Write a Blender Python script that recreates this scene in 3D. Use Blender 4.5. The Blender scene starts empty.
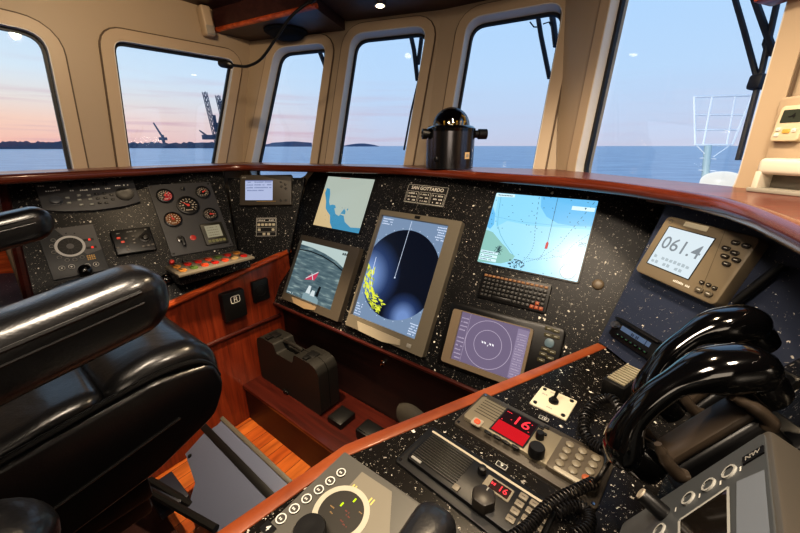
import bpy, bmesh, math, random
from mathutils import Vector as V, Matrix
from mathutils.geometry import tessellate_polygon
random.seed(7)
sc = bpy.context.scene
COL = sc.collection
R = math.radians
# ------------------------------------------------------------------ camera
EYE = 1.5                                   # eye height above the wheelhouse floor, metres
FOC = 345.0
PITCH = math.atan((266.5 - 146) / FOC)
CAM = V((0, 0, EYE))
cd = bpy.data.cameras.new('camera'); cam = bpy.data.objects.new('camera', cd); COL.objects.link(cam)
cd.sensor_width = 36; cd.lens = FOC * 36 / 800; cd.clip_start = .02; cd.clip_end = 60000
cam.location = CAM; cam.rotation_euler = (R(90) - PITCH, 0, 0)
sc.camera = cam


def ray(u, v):
    x = (u - 400) / FOC; y = -(v - 266.5) / FOC
    c, s = math.cos(PITCH), math.sin(PITCH)
    return V((x, c + y * s, -s + y * c))


def hit(u, v, P, n):
    d = ray(u, v)
    return CAM + d * ((P - CAM).dot(n) / d.dot(n))


def onz(u, v, z):
    d = ray(u, v)
    return CAM + d * ((z - EYE) / d.z)


def atw(u, v, w):                            # at distance w along the view axis
    return CAM + ray(u, v) * w


def nrm(az, el):
    a, e = R(az), R(el)
    return V((math.sin(a) * math.cos(e), -math.cos(a) * math.cos(e), math.sin(e)))


def hd(az):                                  # horizontal heading
    return V((math.sin(R(az)), math.cos(R(az)), 0))


# ------------------------------------------------------------------ materials
def lin(c):
    return tuple(((x / 255) / 12.92 if x / 255 <= .04045 else ((x / 255 + .055) / 1.055) ** 2.4) for x in c)


def rgba(c):
    return (*lin(c), 1)


MATS = {}


def base_mat(name):
    m = bpy.data.materials.new(name); m.use_nodes = True
    nt = m.node_tree
    return m, nt, nt.nodes['Principled BSDF'], nt.links.new


def mat(name, col, rough=.5, metal=0, coat=0, emit=0, spec=.5, bump=0, bscale=200, vary=0):
    if name in MATS: return MATS[name]
    m, nt, b, L = base_mat(name)
    b.inputs['Base Color'].default_value = rgba(col)
    b.inputs['Roughness'].default_value = rough
    b.inputs['Metallic'].default_value = metal
    b.inputs['Coat Weight'].default_value = coat
    b.inputs['Coat Roughness'].default_value = .08
    b.inputs['Specular IOR Level'].default_value = spec
    if emit:
        b.inputs['Emission Color'].default_value = rgba(col)
        b.inputs['Emission Strength'].default_value = emit
        b.inputs['Base Color'].default_value = (0, 0, 0, 1)
    if bump or vary:
        tc = nt.nodes.new('ShaderNodeTexCoord'); nz = nt.nodes.new('ShaderNodeTexNoise')
        nz.inputs['Scale'].default_value = bscale; nz.inputs['Detail'].default_value = 4
        L(tc.outputs['Object'], nz.inputs['Vector'])
        if bump:
            bp = nt.nodes.new('ShaderNodeBump'); bp.inputs['Strength'].default_value = bump
            bp.inputs['Distance'].default_value = .004
            L(nz.outputs['Fac'], bp.inputs['Height']); L(bp.outputs['Normal'], b.inputs['Normal'])
        if vary:
            mx = nt.nodes.new('ShaderNodeMixRGB'); mx.blend_type = 'MULTIPLY'; mx.inputs[0].default_value = vary
            mx.inputs[1].default_value = rgba(col); L(nz.outputs['Fac'], mx.inputs[2])
            L(mx.outputs[0], b.inputs['Base Color'])
    MATS[name] = m
    return m


def glow(col, k=1.0):
    return mat('glow_%d_%d_%d_%g' % (*col, k), col, rough=.25, emit=k)


def ramp(nt, stops):
    r = nt.nodes.new('ShaderNodeValToRGB')
    e = r.color_ramp.elements
    while len(e) < len(stops): e.new(.5)
    for k, (p, c) in zip(e, stops): k.position = p; k.color = rgba(c)
    return r


def wood(name, c1, c2, c3, axis=(1, 0, 0), scale=1.0, rough=.35, coat=.4):
    """long streaky grain running along the given axis of object space"""
    m, nt, b, L = base_mat(name)
    tc = nt.nodes.new('ShaderNodeTexCoord'); mp = nt.nodes.new('ShaderNodeMapping')
    L(tc.outputs['Object'], mp.inputs['Vector'])
    mp.inputs['Scale'].default_value = tuple(3 * scale if a else 55 * scale for a in axis)
    n1 = nt.nodes.new('ShaderNodeTexNoise'); n1.inputs['Scale'].default_value = 1; n1.inputs['Detail'].default_value = 6
    n1.inputs['Roughness'].default_value = .65; n1.inputs['Distortion'].default_value = .6
    L(mp.outputs[0], n1.inputs['Vector'])
    r = ramp(nt, [(.3, c1), (.5, c2), (.72, c3)])
    L(n1.outputs['Fac'], r.inputs[0]); L(r.outputs[0], b.inputs['Base Color'])
    b.inputs['Roughness'].default_value = rough; b.inputs['Coat Weight'].default_value = coat
    b.inputs['Coat Roughness'].default_value = .12
    MATS[name] = m
    return m


def speckle(name, base, rough=.3, dens=.5, scale=58):
    """dark laminate with pale mineral chips"""
    m, nt, b, L = base_mat(name)
    tc = nt.nodes.new('ShaderNodeTexCoord')
    prev = None
    for k, (s, th) in enumerate(((scale, .20), (scale * 2.1, .20), (scale * 3.4, .2))):
        nz = nt.nodes.new('ShaderNodeTexNoise'); nz.inputs['Scale'].default_value = s * 2.2
        ad = nt.nodes.new('ShaderNodeMixRGB'); ad.blend_type = 'ADD'; ad.inputs[0].default_value = .012
        L(tc.outputs['Object'], nz.inputs['Vector']); L(tc.outputs['Object'], ad.inputs[1]); L(nz.outputs['Color'], ad.inputs[2])
        vo = nt.nodes.new('ShaderNodeTexVoronoi'); vo.inputs['Scale'].default_value = s
        L(ad.outputs[0], vo.inputs['Vector'])
        sp = nt.nodes.new('ShaderNodeSeparateColor'); L(vo.outputs['Color'], sp.inputs[0])
        mu = nt.nodes.new('ShaderNodeMath'); mu.operation = 'MULTIPLY'; L(sp.outputs[0], mu.inputs[0]); mu.inputs[1].default_value = th
        mu.use_clamp = True
        sb = nt.nodes.new('ShaderNodeMath'); sb.operation = 'SUBTRACT'; L(mu.outputs[0], sb.inputs[0]); sb.inputs[1].default_value = th * (1 - dens)
        lt = nt.nodes.new('ShaderNodeMath'); lt.operation = 'LESS_THAN'; L(vo.outputs['Distance'], lt.inputs[0])
        m2 = nt.nodes.new('ShaderNodeMath'); m2.operation = 'MULTIPLY'; L(sb.outputs[0], m2.inputs[0]); m2.inputs[1].default_value = 2.6
        L(m2.outputs[0], lt.inputs[1])
        rr = ramp(nt, [(0, (110, 106, 100)), (.5, (170, 164, 154)), (1, (238, 232, 220))])
        L(sp.outputs[1], rr.inputs[0])
        mx = nt.nodes.new('ShaderNodeMixRGB'); L(lt.outputs[0], mx.inputs[0])
        if prev is None: mx.inputs[1].default_value = rgba(base)
        else: L(prev.outputs[0], mx.inputs[1])
        L(rr.outputs[0], mx.inputs[2]); prev = mx
    L(prev.outputs[0], b.inputs['Base Color'])
    b.inputs['Roughness'].default_value = rough; b.inputs['Specular IOR Level'].default_value = .35
    MATS[name] = m
    return m


def leather(name, col, rough):
    m, nt, b, L = base_mat(name)
    b.inputs['Base Color'].default_value = rgba(col); b.inputs['Roughness'].default_value = rough
    b.inputs['Coat Weight'].default_value = .6; b.inputs['Coat Roughness'].default_value = .2
    tc = nt.nodes.new('ShaderNodeTexCoord')
    n1 = nt.nodes.new('ShaderNodeTexNoise'); n1.inputs['Scale'].default_value = 5; n1.inputs['Detail'].default_value = 3; n1.inputs['Distortion'].default_value = 1.2
    n2 = nt.nodes.new('ShaderNodeTexVoronoi'); n2.inputs['Scale'].default_value = 260
    L(tc.outputs['Object'], n1.inputs['Vector']); L(tc.outputs['Object'], n2.inputs['Vector'])
    b1 = nt.nodes.new('ShaderNodeBump'); b1.inputs['Strength'].default_value = .5; b1.inputs['Distance'].default_value = .012
    b2 = nt.nodes.new('ShaderNodeBump'); b2.inputs['Strength'].default_value = .12; b2.inputs['Distance'].default_value = .002
    L(n1.outputs['Fac'], b1.inputs['Height']); L(n2.outputs['Distance'], b2.inputs['Height']); L(b1.outputs[0], b2.inputs['Normal'])
    L(b2.outputs[0], b.inputs['Normal'])
    MATS[name] = m
    return m


teak = wood('teak', (120, 48, 22), (168, 74, 34), (205, 104, 52), (1, 0, 0), rough=.3)
teak_v = wood('teak_panel', (80, 30, 15), (110, 44, 23), (136, 60, 33), (0, 1, 0), rough=.34)
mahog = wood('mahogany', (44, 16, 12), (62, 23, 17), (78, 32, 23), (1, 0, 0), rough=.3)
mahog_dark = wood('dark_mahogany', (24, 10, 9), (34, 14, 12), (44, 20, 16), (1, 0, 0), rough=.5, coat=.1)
overwood = wood('overhead_wood', (44, 22, 20), (58, 31, 28), (70, 40, 35), (1, 0, 0), rough=.45, coat=.1)
speck = speckle('speckled_laminate', (15, 15, 17), rough=.4, dens=.52)
speck_desk = speckle('speckled_desk', (24, 22, 20), rough=.25, dens=.52, scale=62)
speck_tinted = speckle('light_tinted_laminate', (50, 57, 76), rough=.38, dens=.42)  # same laminate, bluish light on the turned facet put into its colour
cream = mat('cream_paint', (166, 148, 126), .5, bump=.05, bscale=60)
cream_lt = mat('cream_moulding', (176, 156, 132), .45)
reveal_m = mat('pale_grey_paint', (198, 194, 188), .4)
gasket_m = mat('black_rubber', (16, 18, 24), .5)
leath = leather('black_leather', (11, 11, 13), .36)
blackp = mat('black_plastic', (15, 15, 16), .38)
blackg = mat('gloss_black_plastic', (7, 7, 8), .1, coat=.6)
blackm = mat('matt_black_metal', (20, 20, 21), .45, metal=.2)
greyp = mat('charcoal_panel', (62, 62, 64), .5, bump=.03, bscale=800)
greyd = mat('dark_grey_panel', (47, 49, 52), .5)
taupe = mat('taupe_bezel', (104, 98, 86), .45)
taupe_d = mat('dark_taupe_bezel', (74, 68, 60), .45)
alu = mat('brushed_alu', (150, 146, 138), .38, metal=.7)
chrome = mat('chrome', (200, 200, 200), .15, metal=1)
white_m = mat('white_mark', (215, 213, 205), .5)
grey_m = mat('grey_mark', (140, 138, 132), .5)
gold_m = mat('amber_mark', (190, 150, 80), .5)
red_m = mat('red_plastic', (190, 40, 30), .4)
orange_m = mat('orange_plastic', (215, 80, 45), .45)
bluegrey = mat('blue_grey_paint', (86, 92, 112), .42, bump=.08, bscale=12)
ivory = mat('ivory_plate', (208, 200, 176), .42)
steelw = mat('galvanised_white', (200, 206, 214), .45)
T_BLACK = glow((6, 8, 12), .6)


def glass_mat():
    m = bpy.data.materials.new('window_glass'); m.use_nodes = True; nt = m.node_tree; nt.nodes.clear(); L = nt.links.new
    o = nt.nodes.new('ShaderNodeOutputMaterial'); mx = nt.nodes.new('ShaderNodeMixShader')
    t = nt.nodes.new('ShaderNodeBsdfTransparent'); g = nt.nodes.new('ShaderNodeBsdfGlossy')
    g.inputs['Roughness'].default_value = .02; t.inputs[0].default_value = (.97, .98, .99, 1)
    mx.inputs[0].default_value = .035
    L(t.outputs[0], mx.inputs[1]); L(g.outputs[0], mx.inputs[2]); L(mx.outputs[0], o.inputs[0])
    return m


glass_m = glass_mat()


# ------------------------------------------------------------------ mesh builder
class MB:
    def __init__(s): s.bm = bmesh.new(); s.mi = 0

    def m(s, i): s.mi = i; return s

    def add(s, t, M=None):
        for f in t.faces: f.material_index = s.mi
        if M is not None: t.transform(M)
        me = bpy.data.meshes.new('t'); t.to_mesh(me); t.free()
        s.bm.from_mesh(me); bpy.data.meshes.remove(me)
        return s

    def box(s, c, d, r=0, seg=2, M=None):
        t = bmesh.new(); bmesh.ops.create_cube(t, size=1)
        t.transform(Matrix.Diagonal((*d, 1)))
        if r: bmesh.ops.bevel(t, geom=t.edges[:], offset=r, segments=seg, profile=.5, affect='EDGES')
        t.transform(Matrix.Translation(c))
        return s.add(t, M)

    def cyl(s, c, r, h, seg=24, r2=None, bev=0, M=None):        # base at c, axis +z
        r2 = r if r2 is None else r2
        pr = [(0, 0), (r, 0)] + ([(r2, h - bev), (r2 - bev * .3, h - bev * .3), (r2 - bev, h)] if bev else [(r2, h)]) + [(0, h)]
        return s.lathe(pr, seg, Matrix.Translation(c) if M is None else M @ Matrix.Translation(c))

    def lathe(s, pr, seg=24, M=None):
        t = bmesh.new(); rings = []
        for r, z in pr:
            rings.append([t.verts.new((0, 0, z))] if r < 1e-6 else [t.verts.new((r * math.cos(2 * math.pi * k / seg), r * math.sin(2 * math.pi * k / seg), z)) for k in range(seg)])
        for a, b in zip(rings, rings[1:]):
            for k in range(seg):
                q = [a[k % len(a)], a[(k + 1) % len(a)], b[(k + 1) % len(b)], b[k % len(b)]]
                q = [x for i, x in enumerate(q) if x not in q[:i]]
                if len(q) > 2: t.faces.new(q)
        bmesh.ops.recalc_face_normals(t, faces=t.faces[:])
        return s.add(t, M)

    def prism(s, pts, z0, z1, holes=(), M=None, bev=0):
        t = bmesh.new(); loops = [list(pts)] + [list(h) for h in holes]
        flat = [p for l in loops for p in l]
        tri = tessellate_polygon([[V((p[0], p[1], 0)) for p in l] for l in loops])
        A = [t.verts.new((p[0], p[1], z0)) for p in flat]; B = [t.verts.new((p[0], p[1], z1)) for p in flat]
        for q in tri:
            for W in (A, B):
                try: t.faces.new([W[i] for i in q])
                except ValueError: pass
        k = 0
        for l in loops:
            n = len(l)
            for i in range(n):
                j = (i + 1) % n
                t.faces.new([A[k + i], A[k + j], B[k + j], B[k + i]])
            k += n
        bmesh.ops.recalc_face_normals(t, faces=t.faces[:])
        if not holes and len(pts) > 2: bmesh.ops.dissolve_limit(t, angle_limit=.001, verts=t.verts[:], edges=t.edges[:])
        if bev:
            ed = [e for e in t.edges if abs(e.verts[0].co.z - z1) < 1e-6 and abs(e.verts[1].co.z - z1) < 1e-6 and any(abs(f.normal.z) < .5 for f in e.link_faces)]
            bmesh.ops.bevel(t, geom=ed, offset=bev, segments=2, profile=.5, affect='EDGES')
        return s.add(t, M)

    def poly(s, pts, z=0, M=None):
        if len(pts) < 3: return s
        t = bmesh.new(); vs = [t.verts.new((p[0], p[1], z)) for p in pts]
        tri = tessellate_polygon([[V((p[0], p[1], 0)) for p in pts]])
        for q in tri:
            try: t.faces.new([vs[i] for i in q])
            except ValueError: pass
        for f in t.faces:
            f.normal_update()
            if f.normal.z < 0: f.normal_flip()
        return s.add(t, M)

    def disc(s, c, r, z, seg=24, ry=None):
        ry = r if ry is None else ry
        return s.poly([(c[0] + r * math.cos(2 * math.pi * k / seg), c[1] + ry * math.sin(2 * math.pi * k / seg)) for k in range(seg)], z)

    def ring(s, c, r0, r1, z, seg=32):
        t = bmesh.new()
        a = [t.verts.new((c[0] + r0 * math.cos(2 * math.pi * k / seg), c[1] + r0 * math.sin(2 * math.pi * k / seg), z)) for k in range(seg)]
        b = [t.verts.new((c[0] + r1 * math.cos(2 * math.pi * k / seg), c[1] + r1 * math.sin(2 * math.pi * k / seg), z)) for k in range(seg)]
        for k in range(seg): t.faces.new([a[k], b[k], b[(k + 1) % seg], a[(k + 1) % seg]])
        return s.add(t)

    def line(s, p, q, w, z):
        p, q = V((p[0], p[1])), V((q[0], q[1])); d = q - p
        if d.length < 1e-9: return s
        n = V((-d.y, d.x)).normalized() * w / 2
        return s.poly([p + n, p - n, q - n, q + n], z)

    def pline(s, pts, w, z):
        for a, b in zip(pts, pts[1:]): s.line(a, b, w, z)
        return s

    def faces3(s, quads):
        t = bmesh.new()
        for q in quads: t.faces.new([t.verts.new(p) for p in q])
        return s.add(t)

    def loft(s, secs, cap=True, closed=False):
        t = bmesh.new(); rr = [[t.verts.new(p) for p in c] for c in secs]; n = len(rr[0])
        pairs = list(zip(rr, rr[1:])) + ([(rr[-1], rr[0])] if closed else [])
        for a, b in pairs:
            for k in range(n): t.faces.new([a[k], a[(k + 1) % n], b[(k + 1) % n], b[k]])
        if cap and not closed: t.faces.new(rr[0][::-1]); t.faces.new(rr[-1])
        bmesh.ops.recalc_face_normals(t, faces=t.faces[:])
        return s.add(t)

    def tube(s, pts, r, seg=10, closed=False, flat=1.0):
        pts = [V(p) for p in pts]; n = len(pts); rs = r if isinstance(r, (list, tuple)) else [r] * n
        secs = []; up = None
        for i, p in enumerate(pts):
            a = pts[(i - 1) % n] if (closed or i) else p; b = pts[(i + 1) % n] if (closed or i < n - 1) else p
            tn = (b - a).normalized()
            if up is None: up = V((0, 0, 1)) if abs(tn.z) < .9 else V((1, 0, 0))
            x = up.cross(tn).normalized(); y = tn.cross(x).normalized(); up = y
            secs.append([p + x * rs[i] * math.cos(2 * math.pi * k / seg) + y * rs[i] * flat * math.sin(2 * math.pi * k / seg) for k in range(seg)])
        return s.loft(secs, True, closed)

    def text(s, st, size, c, z, bold=0, M=None, shear=0):
        cu = bpy.data.curves.new('t', 'FONT'); cu.body = st; cu.size = size; cu.align_x = 'CENTER'; cu.align_y = 'CENTER'
        cu.offset = bold; cu.shear = shear; cu.resolution_u = 3
        o = bpy.data.objects.new('t', cu); me = bpy.data.meshes.new_from_object(o)
        t = bmesh.new(); t.from_mesh(me); bpy.data.objects.remove(o); bpy.data.curves.remove(cu); bpy.data.meshes.remove(me)
        t.transform(Matrix.Translation((c[0], c[1], z)))
        return s.add(t, M)

    def mesh(s, name, mats, ang=38):
        me = bpy.data.meshes.new(name); s.bm.to_mesh(me); s.bm.free()
        for m in (mats if isinstance(mats, (list, tuple)) else [mats]): me.materials.append(m)
        me.polygons.foreach_set('use_smooth', [True] * len(me.polygons)); me.set_sharp_from_angle(angle=R(ang))
        return me


def link(name, me, parent=None, M=None, label=None):
    o = bpy.data.objects.new(name, me); COL.objects.link(o)
    if parent is not None: o.parent = parent.o if isinstance(parent, T) else parent
    if M is not None: o.matrix_local = M
    if label: o['label'] = label
    return o


def part(parent, name, mb, mats, M=None, label=None, ang=38):
    return link(name, mb.mesh(name, mats, ang), parent, M, label)


def tag(o, label, cat, group=None):
    o['label'] = label; o['category'] = cat
    if group: o['group'] = group
    return o


def struct(name, mb, mats, M=None, parent=None, ang=38):
    o = link(name, mb.mesh(name, mats, ang), parent, M)
    if parent is None: o['kind'] = 'structure'
    return o


class T:
    """a thing: an Empty whose local xy plane is the surface it stands on"""
    def __init__(s, name, label, cat, M=None, group=None):
        s.o = bpy.data.objects.new(name, None); COL.objects.link(s.o); s.o.empty_display_size = .02
        s.M = M if M is not None else Matrix(); s.o.matrix_world = s.M
        s.I = s.M.inverted(); tag(s.o, label, cat, group)

    def px(s, u, v, h=0):                      # photo point on the plane h above my base, in my own coordinates
        n = s.M.to_3x3() @ V((0, 0, 1)); P = s.M @ V((0, 0, h))
        q = s.I @ hit(u, v, P, n)
        return (q.x, q.y)


class Fr:
    """a flat console facet: origin, x along it, y up it, z out of it"""
    def __init__(s, O, az, el):
        s.n = nrm(az, el); s.O = V(O); s.ex = V((math.cos(R(az)), math.sin(R(az)), 0)); s.ey = s.n.cross(s.ex)
        s.M = Matrix(((s.ex.x, s.ey.x, s.n.x, O[0]), (s.ex.y, s.ey.y, s.n.y, O[1]), (s.ex.z, s.ey.z, s.n.z, O[2]), (0, 0, 0, 1)))

    def h(s, u, v): return hit(u, v, s.O, s.n)

    def quad(s, q, h=0):
        """photo corners TL,TR,BR,BL of a face h above the facet -> (matrix at the centre, width, height)"""
        I = s.M.inverted(); P = [I @ hit(*c, s.O + s.n * h, s.n) for c in q]
        c = sum(P, V()) / 4; dx = (P[1] - P[0] + P[2] - P[3]) / 2; dy = (P[0] - P[3] + P[1] - P[2]) / 2
        a = math.atan2(dx.y, dx.x)
        b = math.atan2(-dy.x, dy.y)
        return s.M @ Matrix.Translation((c.x, c.y, 0)) @ Matrix.Rotation((a + b) / 2, 4, 'Z'), dx.length, dy.length


def rrect(w, h, r, seg=4, c=(0, 0)):
    out = []
    for sx, sy, a0 in ((1, 1, 0), (-1, 1, 90), (-1, -1, 180), (1, -1, 270)):
        for k in range(seg + 1):
            a = R(a0 + 90 * k / seg)
            out.append((c[0] + sx * (w / 2 - r) + r * math.cos(a), c[1] + sy * (h / 2 - r) + r * math.sin(a)))
    return out


def round_poly(pts, r, seg=6):
    out = []; n = len(pts)
    for i, p in enumerate(pts):
        p = V((p[0], p[1])); a = V(pts[i - 1]) - p; b = V(pts[(i + 1) % n]) - p
        rr = min(r, a.length * .45, b.length * .45)
        A, B = p + a.normalized() * rr, p + b.normalized() * rr
        for k in range(seg + 1):
            t = k / seg
            out.append(tuple((1 - t) ** 2 * A + 2 * t * (1 - t) * p + t * t * B))
    return out


def clip(pts, x0, y0, x1, y1):
    for ax, lim, sg in ((0, x0, 1), (0, x1, -1), (1, y0, 1), (1, y1, -1)):
        out = []
        for i in range(len(pts)):
            a, b = pts[i - 1], pts[i]
            ia, ib = sg * (a[ax] - lim) >= 0, sg * (b[ax] - lim) >= 0
            if ia != ib:
                t = (lim - a[ax]) / (b[ax] - a[ax]); out.append((a[0] + t * (b[0] - a[0]), a[1] + t * (b[1] - a[1])))
            if ib: out.append(b)
        pts = out
        if not pts: return []
    return pts


def offset_poly(pts, d):
    """push a counter-clockwise polygon outwards by d"""
    n = len(pts); out = []
    for i in range(n):
        a, p, b = V(pts[i - 1]), V(pts[i]), V(pts[(i + 1) % n])
        e1, e2 = (p - a), (b - p)
        n1 = V((e1.y, -e1.x)).normalized(); n2 = V((e2.y, -e2.x)).normalized(); m = (n1 + n2)
        m = m.normalized() if m.length > 1e-6 else n1
        k = max(.4, m.dot(n1))
        out.append(tuple(p + m * d / k))
    return out


def bez(pts, n=10):
    """Catmull-Rom through points"""
    P = [V(p) for p in pts]; P = [2 * P[0] - P[1]] + P + [2 * P[-1] - P[-2]]; out = []
    for i in range(1, len(P) - 2):
        for k in range(n):
            t = k / n
            out.append(.5 * ((2 * P[i]) + (P[i + 1] - P[i - 1]) * t + (2 * P[i - 1] - 5 * P[i] + 4 * P[i + 1] - P[i + 2]) * t * t + (3 * P[i] - P[i - 1] - 3 * P[i + 1] + P[i + 2]) * t ** 3))
    return out + [P[-2]]


def copies(parent, name, me, spots, label=None):
    for M in spots:
        link(name, me, parent, M if isinstance(M, Matrix) else Matrix.Translation(M), label)


def coil(path, r, turns, wire):
    P = bez(path, 40); N = turns * 10; out = []; up = V((0, 0, 1)); L = len(P) - 1
    for i in range(N + 1):
        f = i / N * L; k = min(int(f), L - 1); p = P[k].lerp(P[k + 1], f - k); tn = (P[k + 1] - P[k]).normalized()
        x = up.cross(tn)
        if x.length < 1e-3: x = V((1, 0, 0))
        x.normalize(); y = tn.cross(x).normalized(); up = y
        a = 2 * math.pi * i / 10
        out.append(p + x * r * math.cos(a) + y * r * math.sin(a))
    return MB().tube(out, wire, 6)

# ------------------------------------------------------------------ sky and daylight
wd = bpy.data.worlds.new('dusk_sky'); sc.world = wd; wd.use_nodes = True
nt = wd.node_tree; L = nt.links.new; bg = nt.nodes['Background']
tc = nt.nodes.new('ShaderNodeTexCoord'); sx = nt.nodes.new('ShaderNodeSeparateXYZ'); L(tc.outputs['Generated'], sx.inputs[0])
r_blue = ramp(nt, [(0, (196, 200, 220)), (.06, (192, 206, 230)), (.16, (186, 212, 240)), (.42, (170, 208, 246)), (1, (110, 165, 225))])
r_pink = ramp(nt, [(0, (236, 184, 170)), (.05, (240, 204, 186)), (.09, (228, 220, 214)), (.14, (212, 226, 236)), (.27, (184, 214, 240))])
for r in (r_blue, r_pink): L(sx.outputs['Z'], r.inputs[0])
az = nt.nodes.new('ShaderNodeMapRange'); az.inputs['From Min'].default_value = -.05; az.inputs['From Max'].default_value = -.75
L(sx.outputs['X'], az.inputs['Value'])
mx = nt.nodes.new('ShaderNodeMixRGB'); L(az.outputs[0], mx.inputs[0]); L(r_blue.outputs[0], mx.inputs[1]); L(r_pink.outputs[0], mx.inputs[2])
mp = nt.nodes.new('ShaderNodeMapping'); mp.inputs['Scale'].default_value = (3, 3, 60); L(tc.outputs['Generated'], mp.inputs['Vector'])
nz = nt.nodes.new('ShaderNodeTexNoise'); nz.inputs['Scale'].default_value = 1.2; nz.inputs['Detail'].default_value = 4; L(mp.outputs[0], nz.inputs['Vector'])
cl = nt.nodes.new('ShaderNodeMapRange'); cl.inputs['From Min'].default_value = .5; cl.inputs['From Max'].default_value = .72; L(nz.outputs['Fac'], cl.inputs['Value'])
lo = nt.nodes.new('ShaderNodeMapRange'); lo.inputs['From Min'].default_value = .17; lo.inputs['From Max'].default_value = .05; L(sx.outputs['Z'], lo.inputs['Value'])
m1 = nt.nodes.new('ShaderNodeMath'); m1.operation = 'MULTIPLY'; L(cl.outputs[0], m1.inputs[0]); L(lo.outputs[0], m1.inputs[1])
m2 = nt.nodes.new('ShaderNodeMath'); m2.operation = 'MULTIPLY'; L(m1.outputs[0], m2.inputs[0]); m2.inputs[1].default_value = .75
m4 = nt.nodes.new('ShaderNodeMath'); m4.operation = 'MULTIPLY'; L(m2.outputs[0], m4.inputs[0]); m5 = nt.nodes.new('ShaderNodeMapRange'); m5.inputs['From Min'].default_value = .25; m5.inputs['From Max'].default_value = -.45; m5.inputs['To Min'].default_value = .12; L(sx.outputs['X'], m5.inputs['Value']); L(m5.outputs[0], m4.inputs[1]); m2 = m4
cm = nt.nodes.new('ShaderNodeMixRGB'); L(m2.outputs[0], cm.inputs[0]); L(mx.outputs[0], cm.inputs[1]); cm.inputs[2].default_value = rgba((196, 160, 178))
L(cm.outputs[0], bg.inputs[0]); bg.inputs[1].default_value = .98

# sea, and what stands on it
SEA = -4.5
m, nt, b, L = base_mat('sea_water')
tc = nt.nodes.new('ShaderNodeTexCoord'); mp = nt.nodes.new('ShaderNodeMapping'); L(tc.outputs['Object'], mp.inputs['Vector'])
mp.inputs['Scale'].default_value = (.09, .25, 1); mp.inputs['Rotation'].default_value = (0, 0, R(-20))
nz = nt.nodes.new('ShaderNodeTexNoise'); nz.inputs['Scale'].default_value = 1; nz.inputs['Detail'].default_value = 8; L(mp.outputs[0], nz.inputs['Vector'])
r = ramp(nt, [(.3, (96, 130, 164)), (.5, (130, 160, 188)), (.7, (164, 188, 208))])
L(nz.outputs['Fac'], r.inputs[0]); L(r.outputs[0], b.inputs['Base Color']); b.inputs['Roughness'].default_value = .3
b.inputs['Specular IOR Level'].default_value = .5
bp = nt.nodes.new('ShaderNodeBump'); bp.inputs['Strength'].default_value = .6; bp.inputs['Distance'].default_value = .5
L(nz.outputs['Fac'], bp.inputs['Height']); L(bp.outputs[0], b.inputs['Normal'])
MATS['sea'] = m
sea = MB().poly([(-40000, -2000), (40000, -2000), (40000, 40000), (-40000, 40000)], SEA)
struct('sea', sea, m)
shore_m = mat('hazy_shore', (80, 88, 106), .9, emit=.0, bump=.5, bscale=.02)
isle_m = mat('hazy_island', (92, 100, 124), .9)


def shore(name, u0, u1, vb, prof, label, cat, mt):
    """a strip of land seen edge on: photo columns u0..u1, waterline row vb, profile of photo heights"""
    d = (EYE - SEA) / -ray((u0 + u1) / 2, vb).z
    pts = []
    for k, h in enumerate(prof):
        u = u0 + (u1 - u0) * k / (len(prof) - 1)
        q = CAM + ray(u, vb) * d; t = CAM + ray(u, vb - h) * d
        pts.append((V((q.x, q.y, SEA)), max(.3, t.z - SEA)))
    mb = MB(); secs = []
    for p, h in pts:
        f = V((p.x, p.y, 0)).normalized() * d * .03
        secs.append([p - f * .3, p + V((0, 0, h)), p + f + V((0, 0, h * .8)), p + f * 1.6])
    mb.loft(secs)
    o = link(name, mb.mesh(name, mt)); tag(o, label, cat)


random.seed(3)
shore('shoreline', -60, 88, 149.0, [6 + random.random() * 2.2 for _ in range(60)], 'long low dark quay with buildings seen through the far left window', 'shore', shore_m)
shore('shoreline', 100, 226, 148.2, [4.5 + random.random() * 2 for _ in range(50)], 'low dark waterfront along the horizon in the second window from the left', 'shore', shore_m)
shore('island', 258, 312, 146.6, [.4, 1.4, 2.2, 2.6, 3.8, 4.2, 4.3, 4.6, 5, 5, 5.2, 5, 4.7, 4.4, 4.2, 3.8], 'long wooded island on the horizon behind the first narrow window right of the corner', 'island', isle_m)
shore('island', 342, 379, 146.5, [.3, 1.4, 2.2, 2.8, 3.1, 3, 2.4, 1.6, .3], 'small low island on the horizon behind the second narrow window right of the corner', 'island', isle_m)


def lattice(mb, p, q, w0, w1, n, r):
    """square lattice tower from p to q"""
    p, q = V(p), V(q); d = (q - p); ax = V((1, 0, 0)); ay = d.cross(ax).normalized(); ax = ay.cross(d).normalized()
    c = lambda f, i: p + d * f + (ax * (1 if i in (0, 3) else -1) + ay * (1 if i < 2 else -1)) * (w0 + (w1 - w0) * f) / 2
    for i in range(4): mb.tube([c(0, i), c(1, i)], r, 4)
    for k in range(n):
        for i in range(4):
            mb.tube([c(k / n, i), c((k + 1) / n, (i + 1) % 4)], r * .7, 4); mb.tube([c(k / n, i), c(k / n, (i + 1) % 4)], r * .7, 4)


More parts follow.
